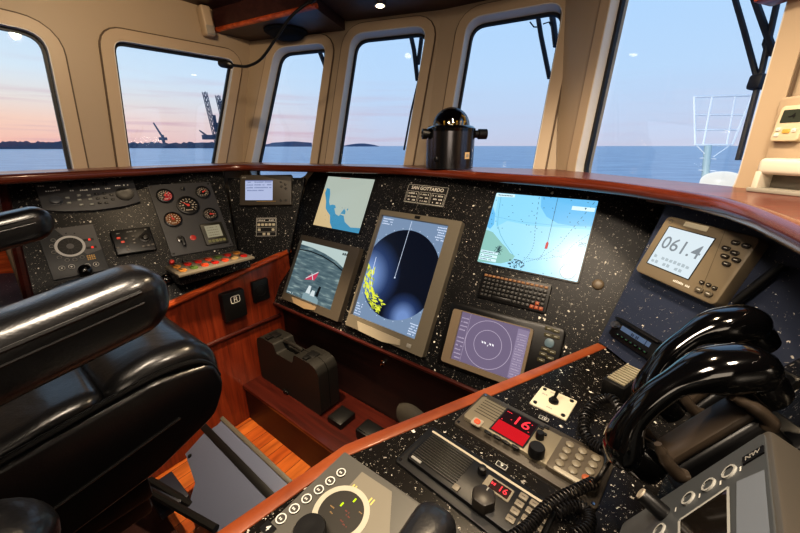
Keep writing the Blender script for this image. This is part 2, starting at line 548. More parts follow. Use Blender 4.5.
rigp = onz(212, 147.9, SEA); D = rigp.length
k = D / FOC * 1.03                           # metres per photo pixel out there
rig_m = mat('hazy_rig_steel', (92, 98, 116), .8)  # distance haze mixed into the steel colour
rig = T('jack_up_rig', 'distant jack-up rig with tall lattice legs behind the second window from the left', 'rig', Matrix.Translation((rigp.x * .97, rigp.y * .97, SEA)))
for dx, hh in ((5, 40), (13, 38), (15, 34)):
    mb = MB(); lattice(mb, (dx * k, 0 if dx < 6 else 12, 0), ((dx - 3.5) * k, 0 if dx < 6 else 12, hh * k), 2.4 * k, 2.4 * k, 12, .26 * k); part(rig, 'lattice_leg', mb, rig_m)
mb = MB().box((2 * k, 6, 8 * k), (17 * k, 12, 3.4 * k)); mb.box((9 * k, 6, 14 * k), (5 * k, 8, 9 * k)).box((5 * k, 6, 18 * k), (2 * k, 5, 12 * k)); part(rig, 'hull', mb, rig_m)
mb = MB(); lattice(mb, (-3 * k, 4, 9 * k), (-8 * k, 4, 13 * k), k, .5 * k, 5, .2 * k); part(rig, 'crane_boom', mb, rig_m)
hp = onz(165, 147.8, SEA)
hc = T('harbour_crane', 'small distant harbour crane with slanted jib left of the rig', 'crane', Matrix.Translation((hp.x * .95, hp.y * .95, SEA)))
part(hc, 'tower', MB().box((0, 0, 5 * k), (1.5 * k, 1.5 * k, 10 * k)).box((0, 0, 7 * k), (5 * k, 3 * k, 2.2 * k)), rig_m)
mb = MB(); lattice(mb, (0, 0, 8 * k), (-5 * k, 0, 19 * k), .9 * k, .5 * k, 6, .22 * k); part(hc, 'jib', mb, rig_m)


# ------------------------------------------------------------------ wheelhouse shell
class Wall:
    def __init__(s, P, az, rho):
        s.az = az; s.t = hd(az); o = V((-s.t.y, s.t.x, 0)); r = R(rho)
        s.up = V((o.x * math.sin(r), o.y * math.sin(r), math.cos(r))); s.n = s.t.cross(s.up)
        s.P = V((P[0], P[1], EYE - .098)); s.o = o
        s.M = Matrix(((s.t.x, s.up.x, s.n.x, s.P.x), (s.t.y, s.up.y, s.n.y, s.P.y), (s.t.z, s.up.z, s.n.z, s.P.z), (0, 0, 0, 1)))
        s.I = s.M.inverted()

    def px(s, u, v, h=0):
        q = s.I @ hit(u, v, s.P + s.n * h, s.n); return (q.x, q.y)

    def meet(s, w, z):                       # my local point where I meet wall w at height z
        a, b = s.n, w.n; c, d = s.P.dot(a), w.P.dot(b)
        c -= a.z * z; d -= b.z * z; det = a.x * b.y - a.y * b.x
        x = (c * b.y - a.y * d) / det; y = (a.x * d - c * b.x) / det
        q = s.I @ V((x, y, z)); return (q.x, q.y)

    def at(s, x, z):                         # local point x along the wall at world height z
        return (x, (z - s.P.z) / s.up.z)


WL = Wall((-1.013, 2.319), 36, 3)
WA = Wall((.022, 1.962), 109, 15)
WB = Wall((.127, 1.926), 121, 15)
WC = Wall((.693, 1.586), 167, 5)
ZC = hit(190, 7, WL.P, WL.n).z + .02         # ceiling height
ZLO = EYE - .42
wins = {
    1: (WL, [(-1.42, .0), WL.px(72.6, 169), WL.px(44, 34), (-1.40, WL.px(0, 18.5)[1])]),
    2: (WL, [WL.px(130, 168), WL.px(216, 163.5), WL.px(233.5, 60), WL.px(112.5, 40)]),
    3: (WA, [WA.px(253, 161.5), WA.px(311, 161), WA.px(327.5, 43.5), WA.px(276, 49)]),
    4: (WA, [WA.px(334, 162), WA.px(404, 164.5), WA.px(427.5, 26.5), WA.px(352.5, 35)]),
    5: (WB, [WB.px(443.5, 167), WB.px(533, 169.5), WB.px(565, 2), WB.px(468.5, 19.5)]),
    6: (WC, [(WC.px(577, 172)[0], .0), (WC.px(738, 185)[0], .0), (.655, .70), (.108, .70)]),
}
for W, c in wins.values():         # the openings run on below the ledge, which hides their lower ends
    for i, j in ((0, 3), (1, 2)):
        a, b_ = V(c[i]), V(c[j]); c[i] = tuple(a + (a - b_).normalized() * (.045 if W is WC else .105))
WALLS = [('wall_left', WL, [1, 2], None, WA, -2.3), ('wall_front', WA, [3, 4], WL, WB, 0), ('wall_front_right', WB, [5], WA, WC, 0), ('wall_right', WC, [6], WB, None, 2.4)]
for name, W, ws, wl, wr, ext in WALLS:
    zlo = EYE - .17 if W is WC else ZLO
    lb = W.meet(wl, zlo) if wl else W.at(ext, zlo); lt = W.meet(wl, ZC + .02) if wl else W.at(ext, ZC + .02)
    rb = W.meet(wr, zlo) if wr else W.at(ext, zlo); rt = W.meet(wr, ZC + .02) if wr else W.at(ext, ZC + .02)
    holes = []
    for k in ws:
        hp = round_poly(wins[k][1], .075 if k != 2 else .05, 6); wins[k] = (W, wins[k][1], hp)
        holes.append(offset_poly(hp, .006))
    out = [lb, rb, rt, lt] if W is not WC else [lb, W.at(.76, zlo), W.at(.76, .01), W.at(ext, .01), rt, lt]
    struct(name, MB().prism(out, -.07, 0, holes), cream, W.M)
def below(mb, W):                            # nothing of the big window hangs below the ledge
    if W is WC: bmesh.ops.bisect_plane(mb.bm, geom=mb.bm.verts[:] + mb.bm.edges[:] + mb.bm.faces[:], plane_co=(0, -.022, 0), plane_no=(0, -1, 0), clear_outer=True)
    return mb


for k, (W, cor, hp) in wins.items():
    dz = .045 if W is WC else .055 if W is WL else .022
    ws = struct('window_%d' % k, below(MB().prism(offset_poly(hp, .052), 0, .012, [offset_poly(hp, .004)]), W), cream_lt, W.M)
    part(ws, 'window_reveal', MB().prism(offset_poly(hp, .0055), -.074 + dz, .010, [hp]), reveal_m)
    part(ws, 'gasket', MB().prism(offset_poly(hp, .01), -.086 + dz, -.072 + dz, [offset_poly(hp, -.013)]), gasket_m)
    part(ws, 'window_pane', MB().prism(offset_poly(hp, .006), -.082 + dz, -.078 + dz), glass_m)
    part(ws, 'moulding_edge', below(MB().tube([(p[0], p[1], .006) for p in offset_poly(hp, .055)], .0038, 6, closed=True), W), mat('groove_brown', (92, 76, 60), .6))
# lower walls, floor and ceiling
cor = lambda W, w, z: W.M @ V((*W.meet(w, z), 0))
k0, k1, k2 = cor(WL, WA, ZLO), cor(WA, WB, ZLO), cor(WB, WC, ZLO)
e0 = WL.M @ V((*WL.at(-2.3, ZLO), 0)); e1 = WC.M @ V((*WC.at(2.4, ZLO), 0))
for nm, a, c in (('wall_lower_left', e0, k0), ('wall_lower_front', k0, k1), ('wall_lower_front_right', k1, k2), ('wall_lower_right', k2 + WC.o * .13, e1 + WC.o * .13)):
    d = (c - a).normalized(); n = V((-d.y, d.x, 0)) * .05
    struct(nm, MB().prism([(a.x, a.y), (c.x, c.y), (c.x + n.x, c.y + n.y), (a.x + n.x, a.y + n.y)], 0, ZLO + .02), cream)
m, nt, b, L = base_mat('floor_planks')
tc = nt.nodes.new('ShaderNodeTexCoord'); mp = nt.nodes.new('ShaderNodeMapping'); mp.inputs['Rotation'].default_value = (0, 0, R(37)); L(tc.outputs['Object'], mp.inputs['Vector'])
br = nt.nodes.new('ShaderNodeTexBrick'); br.inputs['Scale'].default_value = 1; br.inputs['Brick Width'].default_value = .42; br.inputs['Row Height'].default_value = .075
br.inputs['Mortar Size'].default_value = .0016; br.inputs['Color1'].default_value = rgba((206, 120, 52)); br.inputs['Color2'].default_value = rgba((184, 92, 36)); br.inputs['Mortar'].default_value = rgba((60, 24, 10))
mr = nt.nodes.new('ShaderNodeMapping'); mr.inputs['Rotation'].default_value = (0, 0, R(90)); L(mp.outputs[0], mr.inputs['Vector']); L(mr.outputs[0], br.inputs['Vector'])
m3 = nt.nodes.new('ShaderNodeMapping'); m3.inputs['Scale'].default_value = (30, 4, 1); L(mp.outputs[0], m3.inputs['Vector'])
nz = nt.nodes.new('ShaderNodeTexNoise'); nz.inputs['Scale'].default_value = 1; nz.inputs['Detail'].default_value = 6; L(m3.outputs[0], nz.inputs['Vector'])
rr = ramp(nt, [(.3, (140, 120, 100)), (.7, (255, 250, 245))]); L(nz.outputs['Fac'], rr.inputs[0])
mu = nt.nodes.new('ShaderNodeMixRGB'); mu.blend_type = 'MULTIPLY'; mu.inputs[0].default_value = .8; L(br.outputs['Color'], mu.inputs[1]); L(rr.outputs[0], mu.inputs[2])
L(mu.outputs[0], b.inputs['Base Color']); b.inputs['Roughness'].default_value = .4
struct('floor', MB().prism([(e0.x, e0.y), (k0.x, k0.y), (k1.x, k1.y), (k2.x, k2.y), (e1.x, e1.y), (1.2, -1.6), (-2.6, -1.6)], -.05, 0), m)
tp = [W.M @ V((*p, 0)) for W, p in ((WL, WL.at(-2.3, ZC)), (WL, WL.meet(WA, ZC)), (WA, WA.meet(WB, ZC)), (WB, WB.meet(WC, ZC)), (WC, WC.at(2.4, ZC)))]
struct('ceiling', MB().prism([(p.x, p.y) for p in tp] + [(1.4, -1.6), (-2.8, -1.6)], ZC, ZC + .05), overwood)
# back of the wheelhouse, behind the photographer
struct('wall_back', MB().prism([(-2.8, -1.6), (1.4, -1.6), (1.4, -1.65), (-2.8, -1.65)], 0, ZC), cream)
struct('wall_port_rear', MB().prism([(-2.8, -1.6), (-2.75, -1.6), (tp[0].x + .02, tp[0].y), (tp[0].x - .03, tp[0].y)], 0, ZC), cream)
struct('wall_starboard_rear', MB().prism([(1.35, -1.6), (1.4, -1.6), (tp[4].x + .06, tp[4].y), (tp[4].x + .01, tp[4].y)], 0, ZC), cream)

# overhead joinery
zb = hit(262, 42, WA.P, WA.n).z + .012; zb2 = zb + .045
f0, f1 = onz(214, 33, zb), onz(317, 9, zb)
wl = lambda W, w, z: (W.M @ V((*W.meet(w, z), 0)))
c0 = wl(WL, WA, zb); dr = (f1 - f0).normalized()
pA = WA.M @ V((*WA.px(345, 27.5), 0))
ob = T('overhead_cabinet', 'dark wooden overhead box with a lit teak lower edge in the corner', 'cabinet')
part(ob, 'box', MB().prism([(f0.x, f0.y), (f1.x, f1.y), (pA.x, pA.y), (c0.x, c0.y)], zb, ZC), overwood)
part(ob, 'teak_edge', MB().tube([f0 - dr * .0 + V((0, 0, .012)), f1 + V((0, 0, .012))], .013, 8), teak)
g0 = onz(316, 5, zb - .015)
gp = [(f1.x, f1.y), (pA.x, pA.y)]
q1 = WA.M @ V((*WA.meet(WB, zb2), 0)); q2 = WB.M @ V((*WB.meet(WC, zb2), 0))
ob2 = T('overhead_cabinet', 'wooden overhead box with a spotlight above the second and third narrow windows', 'cabinet')
part(ob2, 'box', MB().prism([(f1.x + .005, f1.y), (.05, 1.28), (.42, 1.02), (q2.x, q2.y), (q1.x, q1.y), (pA.x + .01, pA.y)], zb2, ZC - .001), overwood)
sp = onz(380, 3, zb2)
mbl = MB().cyl((0, 0, -.012), .03, .012, 20); part(ob2, 'downlight', mbl, chrome, Matrix.Translation((sp.x, sp.y, zb2)))
part(ob2, 'lamp', MB().cyl((0, 0, -.015), .02, .004, 16), glow((255, 235, 200), 6), Matrix.Translation((sp.x, sp.y, zb2)))
q = WC.px(795, 5)
ob3 = T('overhead_trim', 'teak overhead strip in the top right corner above the big window', 'trim', WC.M)
part(ob3, 'strip', MB().box((q[0] + .55, q[1] + .055, .03), (1.2, .09, .06), .006), teak)
# dome loudspeaker under the corner box
dp = onz(286, 31, zb)
ds = T('dome_speaker', 'round black dome speaker under the overhead box in the corner', 'speaker', Matrix.Translation((dp.x, dp.y, zb)))
part(ds, 'rim', MB().lathe([(0, 0), (.12, 0), (.12, -.008), (.10, -.014), (0, -.014)], 40), mat('speaker_cloth', (20, 20, 22), .8, spec=.2))
part(ds, 'grille', MB().lathe([(.10, -.013), (.09, -.026), (.07, -.035), (.03, -.040), (0, -.041)], 40), mat('speaker_cloth', (20, 20, 22), .8, spec=.2))
# cream wall lamp on the left wall
wlm = T('wall_lamp', 'slim cream wall lamp near the ceiling between window and overhead box', 'lamp', WL.M @ Matrix.Translation((*WL.px(203.5, 23), 0)) @ Matrix.Rotation(R(3), 4, 'Z'))
part(wlm, 'housing', MB().box((0, 0, .03), (.056, .145, .06), .012, 3), cream_lt)
part(wlm, 'diffuser', MB().box((0, -.045, .058), (.045, .045, .012), .004), mat('lamp_diffuser', (150, 142, 130), .4))
# gooseneck microphone hanging from the overhead box
gpts = bez([atw(318, -3, 1.45), atw(306, 4, 1.47), atw(290, 18, 1.5), atw(275, 40, 1.55), atw(261, 59, 1.6), atw(248, 66, 1.63), atw(239, 66, 1.64), atw(231, 65, 1.65)], 8)
gm = T('gooseneck_microphone', 'black gooseneck microphone arching down from the overhead box', 'microphone', Matrix.Translation(gpts[0]))
off = Matrix.Translation(-gpts[0])
part(gm, 'neck', MB().tube([p - gpts[0] for p in gpts], .0062, 8), blackm)
a, b_ = gpts[-1] - gpts[0], atw(219, 63, 1.66) - gpts[0]
dd = (b_ - a).normalized()
part(gm, 'capsule', MB().tube([a - dd * .01, a, a + dd * .012, b_ - dd * .015, b_ - dd * .004, b_], [.008, .016, .018, .018, .014, .005], 14), blackp)
bk = gpts[0] - gpts[0]
part(gm, 'base', MB().tube([bk + V((.02, -.01, .12)), bk + V((.005, 0, .02)), bk + (gpts[6] - gpts[0])], [.024, .024, .012], 12), blackm)

# ------------------------------------------------------------------ the wooden ledge with its rail
front = [V(p) for p in [(-1.60, .93), (-1.505, 1.17), (-1.415, 1.335), (-1.25, 1.62), (-.95, 2.0), (-.70, 1.98), (-.39, 1.90), (0, 1.72), (.31, 1.43), (.50, 1.23), (.605, 1.06), (.645, .88), (.648, .72), (.615, .60), (.565, .50), (.50, .39), (.41, .26)]]
fr2 = [p.to_2d() for p in bez([V((p.x, p.y, 0)) for p in front], 6)]
lp = lambda W, x: (W.M @ V((x, -.0, .0))).to_2d()
back = [lp(WC, 1.55), lp(WC, .0), lp(WB, .0), (WL.P + V((0, 0, 0))).to_2d(), lp(WL, -1.35)]
back = [V((p.x, p.y)) for p in back]
ledge = T('window_ledge', 'long curved wooden ledge with rounded rail running under the windows', 'ledge', Matrix.Translation((0, 1.9, EYE - .124)))
def pl(p): return (p.x, p.y - 1.9)
part(ledge, 'ledge_top', MB().prism([pl(p) for p in fr2] + [pl(p) for p in back], 0, .026), wood('ledge_wood', (84, 36, 28), (106, 48, 36), (126, 62, 46), (1, 0, 0), rough=.38, coat=.35))
part(ledge, 'rail', MB().tube([(*pl(p), .009) for p in fr2], .0185, 12), wood('rail_teak', (66, 28, 18), (92, 40, 24), (112, 52, 32), (1, 1, 0), rough=.25))

# ------------------------------------------------------------------ the console
nM = nrm(-37, 28)
FM = Fr(hit(400, 290, CAM - nM * 1.2911, nM), -37, 28)
PC = V((-.649, 1.916, EYE - .574))
nL = nrm(45, 35); FL = Fr(hit(150, 230, PC, nL), 45, 35)
ZD = EYE - .52                               # desk top
DE = onz(599, 344, ZD)                       # where the desk edge runs into the right-hand box
FG = Fr(hit(690, 270, DE, nrm(-80, 21)), -80, 21)
WO = V((.645, .610, ZD)); FW = Fr(WO, -138, 30)
ZT = EYE - .122


def loc(F, P): q = F.M.inverted() @ P; return (q.x, q.y)


def upto(F, P, z):                           # slide a point of facet F along its slope to height z
    return P + F.ey * ((z - P.z) / F.ey.z)


# left console
l_tl, l_tr, l_br, l_bl = FL.h(2, 190), FL.h(228, 184), FL.h(241, 271), FL.h(130, 322)
l_tl, l_tr = upto(FL, l_tl, ZT), upto(FL, l_tr, ZT)
l_b0 = FL.h(36, 360)
lc = T('left_console', 'left console slope of black speckled laminate above the teak panel', 'console', FL.M)
part(lc, 'panel', MB().prism([loc(FL, p) for p in (l_b0, l_bl, l_br, l_tr, l_tl)], -.02, 0), speck)
tw = hd(37); nT = V((tw.y, -tw.x, 0))        # teak panel plane, faces the room
C0 = PC.copy()
tl = hit(130, 322, C0, nT); tl = C0 + (tl - C0) * 1.9; tr = hit(289, 250, C0, nT)
base_l = V((tl.x, tl.y, .005)); base_r = V((-.66, 1.90, .005)); base_r = C0 + tw * ((base_r - C0).dot(tw)); base_r.z = .005
TM = Matrix(((tw.x, 0, nT.x, C0.x), (tw.y, 0, nT.y, C0.y), (0, 1, nT.z, 0), (0, 0, 0, 1)))
def tl_(p): q = TM.inverted() @ p; return (q.x, q.y)
base_r2 = base_r + tw * .10
part(lc, 'teak_front', MB().prism([tl_(base_l), tl_(base_r2), tl_(tr + tw * .05 - V((0, 0, .02))), tl_(tr), tl_(tl)], -.03, 0), teak_v, FL.M.inverted() @ TM)
part(lc, 'teak_trim', MB().tube([FL.M.inverted() @ (tl + nT * .008 + V((0, 0, .002))), FL.M.inverted() @ (tr + nT * .008)], .016, 8), teak)
ma, mb_ = hit(205, 349, C0, nT), hit(279, 312, C0, nT); mz = (ma.z + mb_.z) / 2; ma.z = mb_.z = mz
ma = ma - tw * .5
part(lc, 'middle_rail', MB().tube([FL.M.inverted() @ (ma + nT * .006), FL.M.inverted() @ (mb_ + nT * .006)], .011, 8), mahog)
# corner console facet
k_tl, k_bl = l_tr, l_br
k_br, k_tr = FM.h(287, 252), upto(FM, FM.h(303, 184), ZT)
FC = Fr((k_tl + k_tr + k_br + k_bl) / 4, 0, 24)
cc = T('corner_console', 'narrow corner console facet of black speckled laminate below the corner windows', 'console', FC.M)
I = FC.M.inverted()
def cpt(u, v): return loc(FC, FC.h(u, v))
part(cc, 'panel', MB().prism([cpt(241, 274), cpt(289, 253), cpt(305, 178), cpt(227.5, 178)], -.016, 0), speck)
q = [FC.h(*p) for p in ((241, 272), (288, 251))]
part(cc, 'teak_trim', MB().tube([I @ (p + V((0, 0, -.004)) + FC.n * .004) for p in q], .014, 8), teak)
q0, q1 = q
part(cc, 'lower_front', MB().faces3([[I @ q0, I @ q1, I @ V((q1.x, q1.y, .0)), I @ V((q0.x, q0.y, 0))]]), teak_v)
# main console
mp_ = [loc(FM, p) for p in (FM.h(272, 301), FM.h(540, 421.5), FM.h(610, 451), upto(FM, FM.h(667, 210), ZT), upto(FM, FM.h(306, 184), ZT))]
mc = T('main_console', 'main front console of black speckled laminate holding the big screens', 'console', FM.M)
part(mc, 'panel', MB().prism(mp_, -.022, 0), speck)
ea, eb = FM.h(272, 301), FM.h(640, 463)
eb.z = ea.z
part(mc, 'lower_edge', MB().tube([FM.M.inverted() @ (ea - V((0, 0, .008))), FM.M.inverted() @ (eb - V((0, 0, .008)))], .010, 8), mahog)
ft = hd(127); FWD = hd(37)
ra = ea + FWD * .05 - ft * .12; rb = eb + FWD * .05
REC = Matrix(((ft.x, 0, -FWD.x, ra.x), (ft.y, 0, -FWD.y, ra.y), (0, 1, 0, 0), (0, 0, 0, 1)))
part(mc, 'kick_panel', MB().prism([(0, .01), ((rb - ra).length, .01), ((rb - ra).length, ea.z + .02), (0, ea.z + .02)], -.02, 0), mahog_dark, FM.M.inverted() @ REC)
lat = hit(384, 362, ra, -FWD)
part(mc, 'latch', MB().cyl((0, 0, 0), .013, .008, 20).cyl((0, 0, .008), .007, .008, 16).box((0, 0, .018), (.005, .02, .008)), chrome, FM.M.inverted() @ Matrix.Translation(lat) @ REC.to_3x3().to_4x4())
# step below the main console
zs = EYE - 1.265
sa, sb = onz(242.4, 385.2, zs), onz(300.5, 429, zs)
sa2 = sa - ft * .04; sb2 = sa + ft * 1.55
bk1 = V((ra.x, ra.y, 0)); dpt = (bk1 - sa).dot(FWD) - .002
st = T('step', 'dark mahogany step running along the foot of the main console', 'step', Matrix(((ft.x, FWD.x, 0, sa2.x), (ft.y, FWD.y, 0, sa2.y), (0, 0, 1, 0), (0, 0, 0, 1))))
ln = (sb2 - sa2).length
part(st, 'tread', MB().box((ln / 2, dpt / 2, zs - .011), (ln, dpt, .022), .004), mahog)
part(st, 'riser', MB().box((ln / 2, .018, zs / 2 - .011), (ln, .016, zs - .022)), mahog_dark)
# right-hand box
g_bl, g_tl = FG.h(598.5, 341), FG.h(662, 212)
g_tl = upto(FG, g_tl, ZT)
g_br, g_tr = FG.h(661, 396), upto(FG, FG.h(786, 245), ZT)
gc = T('right_console', 'right console facet of speckled laminate with bluish light in its colour holding the compass repeater', 'console', FG.M)
def crease(z):                               # where the box and the wing meet at height z
    a, b_ = FG.n, FW.n; c, d = FG.O.dot(a) - a.z * z, FW.O.dot(b_) - b_.z * z; det = a.x * b_.y - a.y * b_.x
    return V(((c * b_.y - a.y * d) / det, (a.x * d - c * b_.x) / det, z))


g_br, g_tr = crease(ZD), crease(ZT)
part(gc, 'panel', MB().prism([loc(FG, p) for p in (g_bl, g_br, g_tr, g_tl)], -.02, 0), speck_tinted)
ja, jb = FM.h(604, 345), upto(FM, FM.h(669, 208), ZT)
I = FG.M.inverted()
part(gc, 'side_panel', MB().faces3([[I @ (g_bl - FG.n * .001), I @ (g_tl - FG.n * .001), I @ jb, I @ ja]]), speck)
# right wing
wg = T('wing_console', 'steep right wing console of black speckled laminate behind the telephone handsets', 'console', FW.M)
wl_ = 1.0
part(wg, 'panel', MB().prism([loc(FW, g_br), (wl_, 0), (wl_, loc(FW, g_tr)[1]), loc(FW, g_tr)], -.02, 0), speck_desk)
# desk
desk_pts = [DE, onz(345, 447, ZD), onz(225, 530, ZD)]
d3 = desk_pts[2] + (desk_pts[2] - desk_pts[1]).normalized() * .32
dp_ = [(p.x, p.y) for p in desk_pts] + [(d3.x, d3.y), (d3.x, -.35), (.10, -.35)]
wend = FW.M @ V((wl_, 0, 0)); dp_ += [(wend.x, wend.y - .02), (WO.x + .01, WO.y + .01), (g_br.x, g_br.y)]
dk = T('desk', 'black speckled desk with teak edge carrying the radios', 'desk', Matrix.Translation((0, 0, ZD - .04)))
part(dk, 'desk_top', MB().prism(dp_, 0, .04), speck_desk)
ep = [p.copy() for p in desk_pts] + [d3]
te = MB()
inner = [V((p.x, p.y)) for p in ep]
def side(pts, d):
    out = []
    for i, p in enumerate(pts):
        a = pts[max(i - 1, 0)]; b_ = pts[min(i + 1, len(pts) - 1)]; t_ = (b_ - a).normalized(); out.append(p + V((t_.y, -t_.x)) * -d)
    return out
outer = side(inner, -.004); inn = side(inner, .022)
te.prism([tuple(p) for p in outer] + [tuple(p) for p in inn[::-1]], -.005, .0425, bev=.003)
part(dk, 'teak_edge', te, wood('desk_teak', (100, 44, 20), (138, 68, 32), (172, 96, 48), (1, 1, 0), rough=.42, coat=.15))
sk = side(inner, .06)
part(dk, 'side_panel', MB().faces3([[(a.x, a.y, .0), (b_.x, b_.y, 0), (b_.x, b_.y, -ZD + .045), (a.x, a.y, -ZD + .045)] for a, b_ in zip(sk, sk[1:])]), mahog_dark)
# left end of the left console: teak post and the next console beyond it
ex = T('console_end_trim', 'dark teak strip closing the left end of the left console', 'trim', FL.M)
pa, pb = FL.h(3, 188), FL.h(33, 318)
part(ex, 'strip', MB().tube([FL.M.inverted() @ upto(FL, pa, ZT), FL.M.inverted() @ pb, FL.M.inverted() @ FL.h(40, 350)], .016, 8), mahog)
oc = T('outer_console', 'low speckled side console with a teak back at the far left edge', 'console', Matrix.Translation(onz(0, 290, EYE - .50)))
p0 = onz(28, 312, EYE - .50); p1 = onz(14, 273, EYE - .50)
O0 = oc.I
lf = V((-.22, -.03, 0))
part(oc, 'top', MB().faces3([[O0 @ p0, O0 @ p1, O0 @ (p1 + lf), O0 @ (p0 + lf)]]), speck_tinted)
part(oc, 'teak_back', MB().faces3([[O0 @ p1, O0 @ (p1 + V((0, 0, .12))), O0 @ (p1 + lf + V((0, 0, .12))), O0 @ (p1 + lf)]]), teak)
part(oc, 'upper_panel', MB().faces3([[O0 @ (p1 + V((0, 0, .12))), O0 @ (p1 + V((-.08, .12, .36))), O0 @ (p1 + lf + V((-.08, .12, .36))), O0 @ (p1 + lf + V((0, 0, .12)))]]), mahog_dark)
part(oc, 'front', MB().faces3([[O0 @ p0, O0 @ (p0 + lf), O0 @ (V((p0.x, p0.y, 0)) + lf), O0 @ V((p0.x, p0.y, 0))]]), teak_v)

# ------------------------------------------------------------------ things on the console
def poly_px(t, pts, h=0): return [t.px(u, v, h) for u, v in pts]


def btn_mesh(name, w, d, h, m, r=None, mark=None):
    mb = MB().prism(rrect(w, d, min(w, d) * .25 if r is None else r, 3), 0, h, bev=min(w, d, h) * .2)
    mats = [m]
    if mark is not None: mb.m(1).line((-w * .22, 0), (w * .22, 0), d * .12, h + .0002); mats.append(mark)
    return mb.mesh(name, mats)


def knob_mesh(r, h, m, mark=None, r2=None):
    r2 = r * .86 if r2 is None else r2
    mb = MB().lathe([(0, 0), (r, 0), (r, h * .25), (r2, h * .35), (r2 * .96, h * .92), (r2 * .85, h), (0, h)], 24); mats = [m]
    if mark is not None: mb.m(1).line((0, r2 * .2), (0, r2 * .8), r * .14, h + .0003); mats.append(mark)
    return mb.mesh('knob', mats)


def marks(mb, pts, w, h, z, rnd=None):
    for x, y in pts: mb.poly([(x - w / 2, y - h / 2), (x + w / 2, y - h / 2), (x + w / 2, y + h / 2), (x - w / 2, y + h / 2)], z)
    return mb


def scribble(mb, x0, x1, y, hh, z, n, rng, th=.35):
    """a row of tiny illegible print: n short strokes"""
    x = x0; st = (x1 - x0) / n
    for i in range(n):
        if rng.random() < .85: mb.poly([(x, y - hh * th), (x + st * .7, y - hh * th), (x + st * .7, y + hh * th * rng.uniform(.3, 1)), (x, y + hh * th * rng.uniform(.3, 1))], z)
        x += st
    return mb


rng = random.Random(11)


def bezel_ring(t, outer, inner, h, m, r=.006, name='bezel', bev=.003):
    return part(t, name, MB().prism(round_poly(outer, r, 3), 0, h, [round_poly(inner, .002, 2)]), m)


# --- the big radar monitor
M, w, h = FM.quad([(381.1, 209.1), (461.6, 221.4), (422.8, 358.4), (344.9, 324.3)], 0.03)
t = T('radar_monitor', 'tall portrait radar monitor in taupe frame in the middle of the main console', 'monitor', M)
q = poly_px(t, [(384.5, 216.5), (451.5, 227.5), (417.5, 340.5), (355, 314)])
X0 = (q[0][0] + q[3][0]) / 2; X1 = (q[1][0] + q[2][0]) / 2; Y0 = (q[2][1] + q[3][1]) / 2; Y1 = (q[0][1] + q[1][1]) / 2
part(t, 'bezel', MB().prism(rrect(w, h, .006), 0, .030, [[(X0, Y0), (X1, Y0), (X1, Y1), (X0, Y1)]], bev=0), taupe)
mats = [glow((118, 138, 164), 1), None, glow((92, 116, 160), 1), glow((205, 216, 236), 1), glow((214, 220, 70), 1), glow((60, 84, 126), 1), glow((150, 160, 50), 1)]
sm = MB().poly([(X0, Y0), (X1, Y0), (X1, Y1), (X0, Y1)], .012)
cx_, cy_ = (X0 + X1) / 2, (Y0 + Y1) / 2 - .005
rad = (X1 - X0) * .56
cir = [(cx_ + rad * math.cos(2 * math.pi * k / 60), cy_ + rad * math.sin(2 * math.pi * k / 60)) for k in range(60)]
sm.m(1).poly(clip(cir, X0 + .001, Y0, X1 - .001, Y1), .0124)
def blob(a0, a1, r0, r1, n=14): return [(cx_ + r1 * math.cos(R(a0 + (a1 - a0) * k / n)), cy_ + r1 * math.sin(R(a0 + (a1 - a0) * k / n))) for k in range(n + 1)] + [(cx_ + r0 * math.cos(R(a1)), cy_ + r0 * math.sin(R(a1)))]
rr_ = random.Random(5)
for k in range(190):                          # coast echoes
    f = rr_.random(); a = R(180 + 78 * f + rr_.uniform(-4, 4)); rr2 = rad * (.96 - rr_.random() ** 1.3 * (.30 - .05 * f))
    x, y = cx_ + rr2 * math.cos(a), cy_ + rr2 * math.sin(a)
    if x < X0 + .006: continue
    s_ = rr_.uniform(.003, .011); th = a + math.pi / 2 + rr_.uniform(-.6, .6)
    dx, dy = math.cos(th), math.sin(th)
    sm.m(rr_.choice((4, 4, 4, 6))).poly([(x - dx * s_ * 1.6, y - dy * s_ * 1.6), (x + dy * s_ * .5, y - dx * s_ * .5), (x + dx * s_ * 1.6, y + dy * s_ * 1.6), (x - dy * s_ * .5, y + dx * s_ * .5)], .0137 + k * 1e-6)
sm.m(3).line((cx_ - .012, cy_ - .02), (cx_ - .012, Y1 - .004), .0022, .0142)
sm.m(3).pline([(X0 + .035, cy_ + .05), (X0 + .038, cy_ - .02), (X0 + .06, cy_ - .09)], .003, .0142)
sm.m(3).disc((cx_ - .012, cy_ - .02), .004, .0143, 12)
for row in range(3): scribble(sm.m(3), X0 + .01, X0 + .07, Y1 - .012 - row * .012, .008, .0142, 8, rng)
for row in range(6): scribble(sm.m(3), X1 - .055, X1 - .008, Y1 - .012 - row * .011, .008, .0142, 6, rng)
for row in range(5): scribble(sm.m(3), X1 - .05, X1 - .01, Y0 + .012 + row * .011, .008, .0142, 6, rng)
for row in range(5): scribble(sm.m(3), X0 + .006, X0 + .045, Y0 + .012 + row * .012, .008, .0142, 5, rng)
for k in range(28):
    a = 2 * math.pi * k / 28; x, y = cx_ + rad * 1.03 * math.cos(a), cy_ + rad * 1.03 * math.sin(a)
    if X0 + .004 < x < X1 - .004 and Y0 < y < Y1: sm.m(3).disc((x, y), .002, .0142, 6)
m, nt, b, L = base_mat('radar_sweep')
tc = nt.nodes.new('ShaderNodeTexCoord'); prev = None
